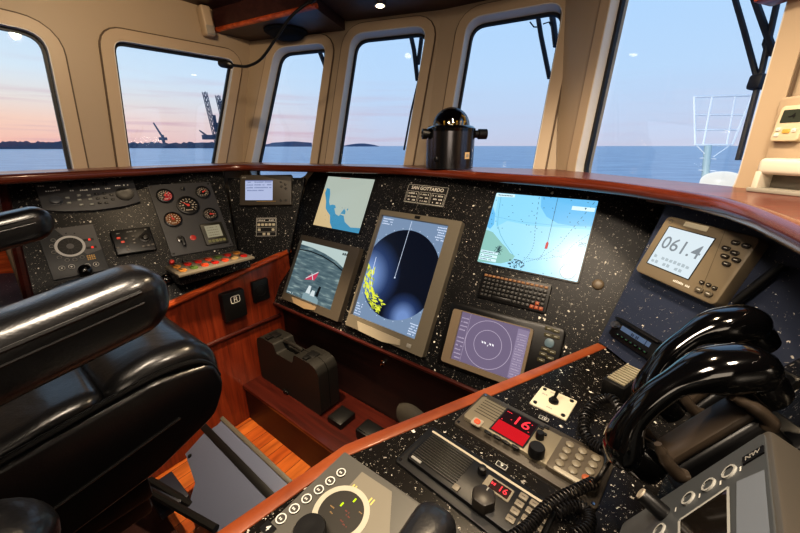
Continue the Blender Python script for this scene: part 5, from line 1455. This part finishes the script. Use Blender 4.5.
for u, v in ((700, 496), (721, 483), (741, 469), (676, 510)): a = tq(u, v); mk.line((a[0], a[1] - .003), (a[0], a[1] + .003), .0018, .0016)
part(t, 'printing', mk, white_m)
part(t, 'bracket', MB().tube([(0, 0, -.03), (0, -.01, -.06), t.I @ (t.M @ V((0, -.02, -.06)) + V((.02, .0, -.2)))], .012, 12), blackm)

# ------------------------------------------------------------------ on the step
case_o = onz(262, 377, zs); cl_ = (onz(326, 413.5, zs) - case_o).length
t = T('tool_case', 'black plastic tool case with recessed handle standing on the mahogany step', 'case', Matrix(((ft.x, FWD.x, 0, case_o.x), (ft.y, FWD.y, 0, case_o.y), (0, 0, 1, zs), (0, 0, 0, 1))))
H_ = .285
XZ = Matrix(((1, 0, 0, 0), (0, 0, -1, 0), (0, 1, 0, 0), (0, 0, 0, 1)))        # profile x,z -> extrude towards -y
prof = [(.012, .0), (cl_ - .012, 0), (cl_, .02), (cl_, H_ - .045), (cl_ - .02, H_ - .012), (cl_ - .06, H_), (cl_ * .66, H_), (cl_ * .62, H_ - .055), (cl_ * .36, H_ - .055), (cl_ * .32, H_ - .004), (.05, H_ - .004), (.015, H_ - .02), (0, H_ - .05), (0, .02)]
blk = mat('case_black', (30, 29, 27), .48, bump=.08, bscale=900)
part(t, 'front_shell', MB().prism(round_poly(prof, .012, 3), -.060, 0, M=XZ @ Matrix.Translation((0, 0, 0)), bev=0), blk)
part(t, 'back_shell', MB().prism(round_poly(prof, .012, 3), -.122, -.063, M=XZ), blk)
part(t, 'handle', MB().tube([(cl_ * .34, .062, H_ - .012), (cl_ * .40, .062, H_ - .006), (cl_ * .58, .062, H_ - .006), (cl_ * .64, .062, H_ - .012)], .011, 10), blk)
for x in (.19, .80): part(t, 'latch', MB().box((cl_ * x, .062, H_ - .002), (.055, .045, .012), .003).box((cl_ * x, .02, H_ + .004), (.03, .03, .008), .002), blackm)
part(t, 'foot', MB().box((cl_ * .45, -.004, .012), (.04, .01, .016), .002), blackm)
o1 = onz(326, 420, zs)
t = T('charger', 'small flat black box on the step at the right end of the tool case', 'box', Matrix(((ft.x, FWD.x, 0, o1.x + .01), (ft.y, FWD.y, 0, o1.y - .012), (0, 0, 1, zs), (0, 0, 0, 1))))
part(t, 'body', MB().box((.046, .05, .017), (.092, .10, .034), .005), blackp); part(t, 'lid_seam', MB().box((.046, .05, .034), (.080, .088, .003), .001), blackm)
o1 = onz(352, 437, zs)
t = T('charger', 'black box on the step half hidden behind the desk edge', 'box', Matrix(((ft.x, FWD.x, 0, o1.x), (ft.y, FWD.y, 0, o1.y), (0, 0, 1, zs), (0, 0, 0, 1))))
part(t, 'body', MB().box((.07, .05, .025), (.11, .085, .05), .006), blackp); part(t, 'lid', MB().box((.07, .05, .052), (.09, .07, .006), .002), blackm)
o1 = onz(394, 428, zs)
t = T('pouch', 'grey soft pouch on the step under the radar monitor', 'pouch', Matrix(((ft.x, FWD.x, 0, o1.x), (ft.y, FWD.y, 0, o1.y), (0, 0, 1, zs), (0, 0, 0, 1))))
gp_ = mat('grey_cloth', (78, 74, 66), .8, bump=.3, bscale=60)
pm = MB(); secs = []
for k in range(9):
    f = k / 8; s_ = math.sin(math.pi * (.12 + .76 * f)) ** .5
    secs.append([V((.19 * f, .05 + y * s_, .07 + z_ * 1.4 * s_ * (1 + .12 * math.sin(5 * f)))) for y, z_ in rrect(.10, .10, .035, 5)])
part(t, 'body', pm.loft(secs), gp_); part(t, 'strap', MB().tube([(.03, .02, .085), (.08, .02, .115), (.14, .02, .09)], .006, 8), blackm)

# ------------------------------------------------------------------ helm chair
HC = Matrix.Translation((-.794, .602, 0.0)) @ Matrix.Rotation(R(-38), 4, 'Z')
ch = T('helm_chair', 'big black leather helm chair with padded armrests facing the screens', 'chair', HC)


def cushion(mb, prof, x0, x1, r, n=5, bulge=.0):
    """prof: closed (y,z) outline, drawn out along x with softly rounded ends"""
    P = round_poly(prof, r, 6); cy = sum(p[0] for p in P) / len(P); cz = sum(p[1] for p in P) / len(P)
    hy = max(abs(p[0] - cy) for p in P); hz = max(abs(p[1] - cz) for p in P)
    secs = []
    xs = []
    for k in range(n + 1): a = math.pi / 2 * k / n; xs.append((x0 + r * (1 - math.sin(a)), r * (1 - math.cos(a))))
    xs = [(x0 + r * (1 - math.cos(math.pi / 2 * k / n)), r * (1 - math.sin(math.pi / 2 * k / n))) for k in range(n + 1)]
    mid = [(x0 + r + (x1 - x0 - 2 * r) * k / 8, 0) for k in range(1, 8)]
    xs = xs + mid + [(x0 + x1 - x, i) for x, i in xs[::-1]]
    for x, ins in xs:
        f = (x - x0) / (x1 - x0); bl = bulge * math.sin(math.pi * f)
        secs.append([V((x, cy + (p[0] - cy) * (1 - ins / hy), cz + (p[1] - cz) * (1 - ins / hz) + (bl if p[1] > cz else 0))) for p in P])
    return mb.loft(secs)


SZ = .095
def tilt(P): return [(y, z - .15 * (.26 - y)) for y, z in P]


seat_p = [(-.42, .90 + SZ), (.080, .90 + SZ), (.085, 1.048 + SZ), (.03, 1.056 + SZ), (-.2, 1.040 + SZ), (-.42, 1.05 + SZ)]
part(ch, 'seat', cushion(MB(), tilt(seat_p), -.325, .325, .035, bulge=-.012), leath)
bol_p = [(y, z + SZ) for y, z in [(.078, .90), (.235, .885), (.268, .93), (.270, 1.00), (.235, 1.050), (.16, 1.066), (.078, 1.05)]]
part(ch, 'front_bolster', cushion(MB(), tilt(bol_p), -.33, .33, .04, bulge=-.006), leath)
sd = [(-.44, .895), (.10, .888), (.225, .892), (.255, .94), (.255, .965), (.10, .975), (-.44, .985)]
for sx_ in (-1, 1):
    x0, x1 = (.30, .345) if sx_ > 0 else (-.345, -.30)
    side_ = part(ch, 'seat_side', cushion(MB(), tilt([(y, z + SZ) for y, z in [(-.44, .84), (.12, .85), (.235, .885), (.262, .94), (.250, 1.0), (.15, 1.03), (-.44, 1.035)]]), x0, x1, .018), leath)
    pp = [(sx_ * .335, y, z_ + SZ - .15 * (.26 - y)) for y, z_ in ((-.44, 1.037), (-.2, 1.034), (.0, 1.036), (.14, 1.036), (.215, 1.020), (.245, .99), (.254, .96))]
    part(side_, 'piping', MB().tube(bez([V(p) for p in pp], 6), .0055, 8), blackp)
    pp = [(sx_ * .346, y, z_ + SZ - .15 * (.26 - y)) for y, z_ in ((-.44, .905), (-.2, .912), (.05, .925), (.17, .932))]
    part(side_, 'seam', MB().tube(bez([V(p) for p in pp], 6), .003, 6), blackp)
part(ch, 'seat_pan', MB().box((0, -.16, .855), (.56, .54, .08), .01), blackm)
part(ch, 'seat_box', MB().box((0, -.12, .78), (.44, .46, .12), .01), blackm)
part(ch, 'pedestal', MB().cyl((0, -.08, .10), .085, .64, 32).cyl((0, -.08, .10), .16, .03, 32), blackm)
part(ch, 'plinth', MB().box((-.10, -.10, .05), (.80, .62, .10), .008), mahog_dark)
back_p = [(-.40, 1.05), (-.55, 1.06), (-.62, 1.40), (-.66, 1.78), (-.56, 1.82), (-.50, 1.75), (-.47, 1.4)]
part(ch, 'backrest', cushion(MB(), back_p, -.32, .32, .045), leath)
for sx_ in (-1, 1):
    secs = []
    N = 26
    for k in range(N + 1):
        f = (k / N) ** 1.7; y = .176 - .65 * f
        e = min(1, f / .07); g = min(1, (N - k) / 4)
        rnd = math.sqrt(max(0, 1 - (1 - e) ** 2)) * math.sqrt(max(.01, 1 - (1 - g) ** 2)); rnd = max(rnd, .04)
        zc = 1.300 - .115 * f
        hw, hh = .052 * (rnd ** .7), .047 * rnd
        secs.append([V((sx_ * .415 + hw * math.copysign(abs(math.cos(a)) ** .62, math.cos(a)), y, zc + hh * math.copysign(abs(math.sin(a)) ** .62, math.sin(a)))) for a in [2 * math.pi * j / 32 for j in range(32)]])
    ar = part(ch, 'armrest', MB().loft(secs), leath)
    for dz, rr in ((.026, .0030), (.010, .0020)):
        for s2 in (-1, 1):
            pp = [V((sx_ * .415 + s2 * .0515, y, 1.300 - .115 * (.185 - y) / .65 + dz)) for y in (-.40, -.3, -.15, .0, .08, .135)]
            part(ar, 'stitching', MB().tube(bez(pp, 4), rr, 6), blackp)
    part(ch, 'arm_post', MB().box((sx_ * .40, -.28, 1.06), (.035, .10, .30), .01), blackm)
# foot plate
pe0, pe1 = onz(221, 420.5, .31), onz(280, 484.5, .31)
Lx = (HC.to_3x3() @ V((1, 0, 0))); Fy = (HC.to_3x3() @ V((0, 1, 0)))
fn = (V((0, 0, 1)) * math.cos(R(24)) - Fy * math.sin(R(24))).normalized(); fy2 = fn.cross(Lx)
pe = (pe0 + pe1) / 2
FPM = Matrix(((Lx.x, fy2.x, fn.x, pe.x), (Lx.y, fy2.y, fn.y, pe.y), (Lx.z, fy2.z, fn.z, pe.z), (0, 0, 0, 1)))
rel = HC.inverted() @ FPM
fpx = lambda u, v: (lambda q: (q.x, q.y))(FPM.inverted() @ hit(u, v, pe, fn))
pts = [fpx(u, v) for u, v in ((221, 420.5), (217, 425), (204, 433), (185, 454), (195, 483), (187, 509), (216, 531))]
right = fpx(300, 507); pts = pts + [(pts[-1][0] + .22, pts[-1][1] - .0), (right[0] + .05, pts[-1][1]), (right[0] + .05, right[1] * 0 + pts[0][1])]
part(ch, 'foot_plate', MB().prism(pts, -.012, 0, bev=.002), bluegrey, rel)
sa_, sb_, sc2, sd2 = fpx(206, 432), fpx(212, 428), fpx(272, 492), fpx(264, 499)
yb = (sa_[1] + sd2[1]) / 2; yt = (sb_[1] + sc2[1]) / 2
part(ch, 'grip_strip', MB().box((.02, (yb + yt) / 2, .0015), (right[0] - sa_[0] + .10, abs(yt - yb), .003), .001), blackm, rel)
part(ch, 'plate_edge', MB().box(((pts[0][0] + right[0]) / 2 + .02, pts[0][1] + .009, -.006), (right[0] - pts[0][0] + .06, .018, .022), .003), mat('edge_grey_brown', (84, 80, 72), .5), rel)
bh = fpx(190, 456); part(ch, 'bolt', MB().cyl((bh[0], bh[1], 0), .008, .004, 14), blackm, rel)
I = HC.inverted()
for q in (((140, 486, .26), (216, 529, .26)), ((150, 480, .22), (192, 505, .20))):
    a, b_ = onz(*q[0]), onz(*q[1])
    part(ch, 'foot_arm', MB().tube([I @ a, I @ b_], .014, 8), blackm)
a, b_ = I @ onz(184, 489, .2), I @ onz(150, 500, .2)
part(ch, 'foot_bracket', MB().box(((a + b_) / 2)[:], (.17, .10, .03), .004), mat('dark_blue_steel', (34, 38, 50), .4))

# rounded pad end in the bottom left corner
ac = atw(-3, 553, .30); ad = (hd(38) * -1)
t = T('padded_armrest', 'rounded end of a black leather armrest in the bottom left corner', 'armrest', Matrix.Translation((ac.x, ac.y, 0)))
secs = []; xx = V((ad.y, -ad.x, 0))
for k in range(20):
    f = (k / 19) ** 1.7; e = min(1, f / .22); rnd = max(.05, math.sqrt(max(0, 1 - (1 - e) ** 2)))
    c = V((0, 0, ac.z)) + ad * (.26 * f - .04)
    secs.append([c + xx * .046 * rnd * math.copysign(abs(math.cos(a)) ** .7, math.cos(a)) + V((0, 0, .040 * rnd * math.copysign(abs(math.sin(a)) ** .7, math.sin(a)))) for a in [2 * math.pi * j / 28 for j in range(28)]])
part(t, 'pad', MB().loft(secs), leath)
pk = ad * .14; lf_ = V((-.788, .616, 0)) * .10
part(t, 'post', MB().tube([pk + V((0, 0, ac.z - .02)), pk + lf_ * .6 + V((0, 0, ac.z - .06)), pk + lf_ + V((0, 0, ac.z - .16)), pk + lf_ + V((0, 0, .01))], .016, 12), blackm)

# ------------------------------------------------------------------ compass on the ledge
zl = EYE - .098
cp_ = onz(450, 169.5, zl) + V((.0, .0, 0)); cp_ = V((cp_.x * 1.0, cp_.y, 0)) + V((.004, .06, 0))
wz_ = cp_.y * math.cos(PITCH) - (zl - EYE) * math.sin(PITCH)
sc1 = wz_ / FOC                              # metres per photo pixel at the compass
rC = 23.2 * sc1
t = T('magnetic_compass', 'black cylindrical magnetic compass with glass dome standing on the wooden ledge', 'compass', Matrix.Translation((cp_.x, cp_.y, zl + .004)) @ Matrix.Rotation(R(8), 4, 'Z'))
hC = 34 * sc1
steel = mat('dark_polished_steel', (84, 84, 88), .2, metal=.95)
part(t, 'body', MB().lathe([(0, 0), (rC, 0), (rC, hC), (rC * .95, hC), (0, hC)], 64), steel)
part(t, 'rim', MB().lathe([(rC * .9, hC - .004), (rC * 1.01, hC - .002), (rC * 1.02, hC + .010), (rC * .92, hC + .020), (rC * .8, hC + .022)], 64), blackg)
gd = bpy.data.materials.new('tinted_dome'); gd.use_nodes = True; nt = gd.node_tree; nt.nodes.clear(); L = nt.links.new
o_ = nt.nodes.new('ShaderNodeOutputMaterial'); mx = nt.nodes.new('ShaderNodeMixShader'); mx.inputs[0].default_value = .22
tt = nt.nodes.new('ShaderNodeBsdfTransparent'); tt.inputs[0].default_value = (.30, .31, .33, 1); g_ = nt.nodes.new('ShaderNodeBsdfGlossy'); g_.inputs['Roughness'].default_value = .04
L(tt.outputs[0], mx.inputs[1]); L(g_.outputs[0], mx.inputs[2]); L(mx.outputs[0], o_.inputs[0])
rd = rC * .76
part(t, 'dome', MB().lathe([(rd * math.cos(R(a)), hC + .018 + rd * .98 * math.sin(R(a))) for a in range(0, 90, 6)] + [(0, hC + .018 + rd * .98)], 48), gd)
part(t, 'inner_bowl', MB().lathe([(rd * .9 * math.cos(R(a)), hC + .018 + rd * .92 * math.sin(R(a))) for a in range(0, 75, 6)] + [(0, hC + .018 + rd * .90)], 40), blackg)
am = mat('amber_reflection', (226, 166, 60), .4, emit=.8)  # glowing amber bits stand in for orange reflections in the dome
mb = MB()
for a in (-128, -112, -100, -88, -74, -60): mb.box((rd * .94 * math.cos(R(a)), rd * .94 * math.sin(R(a)), hC + .030), (.006, .006, .016), .001, 1)
mb.tube([(rd * .70 * math.cos(R(-58)), rd * .70 * math.sin(R(-58)), hC + .062), (rd * .84 * math.cos(R(-52)), rd * .84 * math.sin(R(-52)), hC + .056), (rd * .92 * math.cos(R(-50)), rd * .92 * math.sin(R(-50)), hC + .034)], .0035, 6)
part(t, 'amber_glints', mb, am)
for sx_, ln_ in ((-1, .030), (1, .055)):
    Mx = Matrix.Translation((sx_ * rC * .96, -.02, hC - .012)) @ Matrix.Rotation(R(90 * sx_), 4, 'Y')
    part(t, 'side_knob', MB().lathe([(0, 0), (.016, 0), (.016, ln_ * .3), (.0215, ln_ * .35), (.0215, ln_), (.014, ln_ + .002), (.012, ln_ - .004), (0, ln_ - .004)], 24), blackp, Mx)
a = R(-62); part(t, 'label', MB().box((0, 0, 0), (.026, .002, .028)).m(1).box((0, -.0012, 0), (.014, .001, .012)), [mat('label_tan', (206, 176, 130), .5), grey_m], Matrix.Translation((rC * math.cos(a) * 1.005, rC * math.sin(a) * 1.005, .055)) @ Matrix.Rotation(a + R(90), 4, 'Z'))
a = R(-138); part(t, 'screw_cap', MB().lathe([(0, 0), (.011, 0), (.011, .006), (.008, .009), (0, .009)], 18), blackp, Matrix.Translation((rC * math.cos(a), rC * math.sin(a), .04)) @ Matrix.Rotation(a + R(90), 4, 'Z') @ Matrix.Rotation(R(90), 4, 'X'))

# ------------------------------------------------------------------ right wall fittings
pp = [WC.px(u, v) for u, v in ((766, 189), (840, 196), (850, 92), (789, 99))]
t = T('wall_housing', 'cream raised housing on the right wall beside the big window', 'housing', WC.M)
part(t, 'cover', MB().prism(round_poly([(p[0], p[1]) for p in pp], .01, 4), 0, .028, bev=.004), cream_lt)
q = [WC.px(u, v, .028) for u, v in ((784, 106), (812, 107), (806, 143), (778, 140))]
cx_, cy_ = sum(p[0] for p in q) / 4, sum(p[1] for p in q) / 4
tw2, th2 = (V(q[1]) - V(q[0])).length, (V(q[0]) - V(q[3])).length
t = T('thermostat', 'ivory thermostat with dark display on the cream housing at the right edge', 'thermostat', WC.M @ Matrix.Translation((cx_, cy_, .028)))
part(t, 'case', MB().prism(rrect(tw2, th2, .006), 0, .016, bev=.003), mat('ivory_case', (206, 192, 164), .4))
part(t, 'display', MB().prism(rrect(tw2 * .72, th2 * .36, .002), .016, .0168, M=Matrix.Translation((.0, th2 * .2, 0))).m(1).text('-4', th2 * .2, (0, th2 * .2), .0172, .0005), [mat('lcd_dark', (52, 58, 50), .3), blackp])
bb = btn_mesh('button', tw2 * .16, th2 * .10, .002, white_m, .002, grey_m)
copies(t, 'button', bb, [(-tw2 * .30, -th2 * .16, .016), (-tw2 * .30, -th2 * .32, .016), (tw2 * .26, -th2 * .2, .016)])
part(t, 'button', MB().prism(rrect(tw2 * .26, th2 * .12, .002), 0, .002, bev=.0006), mat('amber_btn', (206, 160, 80), .4), Matrix.Translation((0, -th2 * .22, .016)), 'amber button')
wb_ = WC.px(777, 188); o1 = WC.M @ V((wb_[0] + .02, 0, .052)); o1.z = zl
t = T('tray', 'white plastic box with open grey slot on the ledge under the thermostat', 'box', Matrix.Translation((o1.x, o1.y, zl)) @ Matrix.Rotation(math.atan2(WC.t.y, WC.t.x), 4, 'Z'))
wp = mat('off_white_plastic', (214, 206, 190), .4)
part(t, 'lid', MB().box((.05, .0, .056), (.15, .05, .034), .009, 3), wp)
part(t, 'base', MB().box((.05, .0, .005), (.16, .056, .010), .003), mat('tray_grey', (150, 146, 136), .45))
part(t, 'side_wall', MB().box((.05, .018, .025), (.14, .01, .034), .002), mat('tray_dark', (110, 104, 94), .5))
part(t, 'post', MB().box((-.018, -.0, .025), (.012, .05, .04), .002), wp); part(t, 'post', MB().box((.118, -.0, .025), (.012, .05, .04), .002), wp)

# ------------------------------------------------------------------ outside: wipers, mast, dome
rub = mat('wiper_black', (32, 40, 56), .5)


def wiper(W, label, segs, hub=None, hh=-.17):
    p0 = W.px(*segs[0][1][0], hh); t = T('windscreen_wiper', label, 'wiper', W.M @ Matrix.Translation((*p0, hh)), 'windscreen wipers')
    for nm, pts, r in segs:
        P = [W.px(u, v, hh) for u, v in pts]
        part(t, nm, MB().tube([(p[0] - p0[0], p[1] - p0[1], 0) for p in P], r, 8), rub)
    if hub: h_ = W.px(*hub, hh); part(t, 'hub', MB().box((h_[0] - p0[0], h_[1] - p0[1], 0), (.035, .04, .035), .008), rub)


wiper(WA, 'dark wiper arm outside the first narrow window right of the corner', [('arm', [(319, 50), (324.5, 64), (328, 78)], .014), ('arm', [(326, 50), (326.5, 64)], .013)])
wiper(WA, 'pair of dark wiper arms outside the second narrow window right of the corner', [('arm', [(411, 36), (414, 50), (417.5, 80)], .013), ('arm', [(422, 34), (420, 50), (418, 64)], .013), ('blade', [(419, 78), (411, 112), (404, 150)], .006)])
wiper(WB, 'pair of dark wiper arms with thin cable outside the third narrow window', [('arm', [(537, 11), (541, 36), (549.5, 78)], .011), ('arm', [(551, 8), (554, 28), (556, 46)], .014), ('cable', [(530, 22), (534, 27), (540, 27)], .003), ('cable', [(543, 24), (549, 22), (553, 30)], .003)])
wiper(WC, 'long wiper blade and jointed arms outside the big right window', [('blade', [(779, -6), (762, 70), (738, 160)], .0075), ('arm', [(733, -8), (744, 30), (757, 78)], .0075), ('arm', [(752, -8), (762, 20), (771, 45), (774, 54)], .009), ('hose', [(769, 28), (764, 44), (768, 56)], .005)], hub=(758, 82))
o1 = atw(714, 190, 8.5)
DK = SEA + 3.2
dk2 = MB().box((3.6, 9.4, DK - .1), (5.5, 7, .2)); struct('foredeck', dk2, bluegrey)
t = T('bow_mast', 'white tubular lattice frame on a mast outside the big right window', 'mast', Matrix.Translation((o1.x, o1.y, DK)))
A_ = lambda u, v: t.I @ atw(u, v, 8.5)
for nm, pts, r in (('frame_tube', [(694, 97), (752, 95.5)], .022), ('frame_tube', [(694, 97), (695, 145)], .022), ('frame_tube', [(752, 95.5), (732, 145)], .022), ('frame_tube', [(695, 145), (732, 145)], .022),
                   ('cross_tube', [(694.5, 115), (744, 115)], .016), ('cross_tube', [(694.8, 130), (738, 130)], .016), ('upright_tube', [(712, 97), (703, 145)], .022), ('upright_tube', [(735, 96.5), (726.5, 145)], .018),
                   ('stay', [(697, 146), (708, 157)], .012), ('stay', [(729, 146), (713, 157)], .012), ('stay', [(700, 158), (716, 159)], .012), ('stay', [(699, 170), (716, 171)], .012)):
    part(t, nm, MB().tube([A_(*p) for p in pts], r, 8), mat('mast_white', (240, 242, 244), .4))
top = A_(708, 146); part(t, 'mast_pole', MB().tube([top, A_(705, 178), V((A_(703, 195).x, A_(703, 195).y, 0))], .075, 14), mat('mast_pale_green', (168, 188, 190), .5))
o1 = atw(722, 181, 8.2)
t = T('satellite_dome', 'white antenna dome just above the ledge outside the big right window', 'dome', Matrix.Translation((o1.x, o1.y, DK)))
rD = 17 * 8.2 / FOC; zD_ = o1.z - DK
part(t, 'dome', MB().lathe([(0, zD_ - .25), (rD, zD_ - .25), (rD * 1.0, zD_)] + [(rD * math.cos(R(a)), zD_ + rD * .55 * math.sin(R(a))) for a in range(10, 90, 10)] + [(0, zD_ + rD * .55)], 40), mat('dome_white_glow', (250, 248, 240), .4, emit=.8))  # emission gives the dome its bright, lit look
part(t, 'pole', MB().cyl((0, 0, 0), .10, zD_ - .25, 16), steelw)

# ------------------------------------------------------------------ lamps and fill lights
def area(name, p, tgt, size, power, col, spread=180):
    l = bpy.data.lights.new(name, 'AREA'); l.energy = power; l.size = size; l.color = col; l.spread = R(spread)
    o = bpy.data.objects.new(name, l); COL.objects.link(o); o.location = p
    o.rotation_euler = (V(tgt) - V(p)).to_track_quat('-Z', 'Y').to_euler(); return o


def spot(name, p, tgt, power, col, ang, blend=.6, rad=.04):
    l = bpy.data.lights.new(name, 'SPOT'); l.energy = power; l.color = col; l.spot_size = R(ang); l.spot_blend = blend; l.shadow_soft_size = rad
    o = bpy.data.objects.new(name, l); COL.objects.link(o); o.location = p
    o.rotation_euler = (V(tgt) - V(p)).to_track_quat('-Z', 'Y').to_euler(); return o


WARM = (1, .78, .52); SOFT = (1, .84, .66)
area('interior_light', (-.35, .2, ZC - .03), (-.35, .5, 0), .3, 16, SOFT)
area('interior_light', (.36, .2, ZC - .03), (.40, .5, 0), .14, 9, SOFT)
area('interior_light', (-.2, -1.0, 1.9), (-.2, 2, 1.6), .9, 9, SOFT)  # added fill from behind the camera, brightens the forward walls
spot('ceiling_spot', (-.5, 1.15, ZC - .03), (-.62, 1.28, 0), 200, WARM, 44)
spot('ceiling_spot', (.25, .9, ZC - .05), (.3, 1.0, 1), 26, WARM, 120)
spot('ceiling_spot', (.25, .35, ZC - .03), (.55, 1.0, 1.4), 16, WARM, 70)
spot('left_wall_fill', (-.75, 1.25, ZC - .03), (-1.35, 2.1, 1.75), 16, WARM, 120, .8, .02)  # added fill that warms and brightens the left wall, no fitting there
spot('deck_floodlight', (2.2, 5.0, 3.2), (7.4, 8.3, 1.6), 1100, (1, .95, .88), 60, .6, .2)
sc.view_settings.view_transform = 'Standard'
sc.view_settings.look = 'Medium High Contrast'
sc.view_settings.exposure = .06
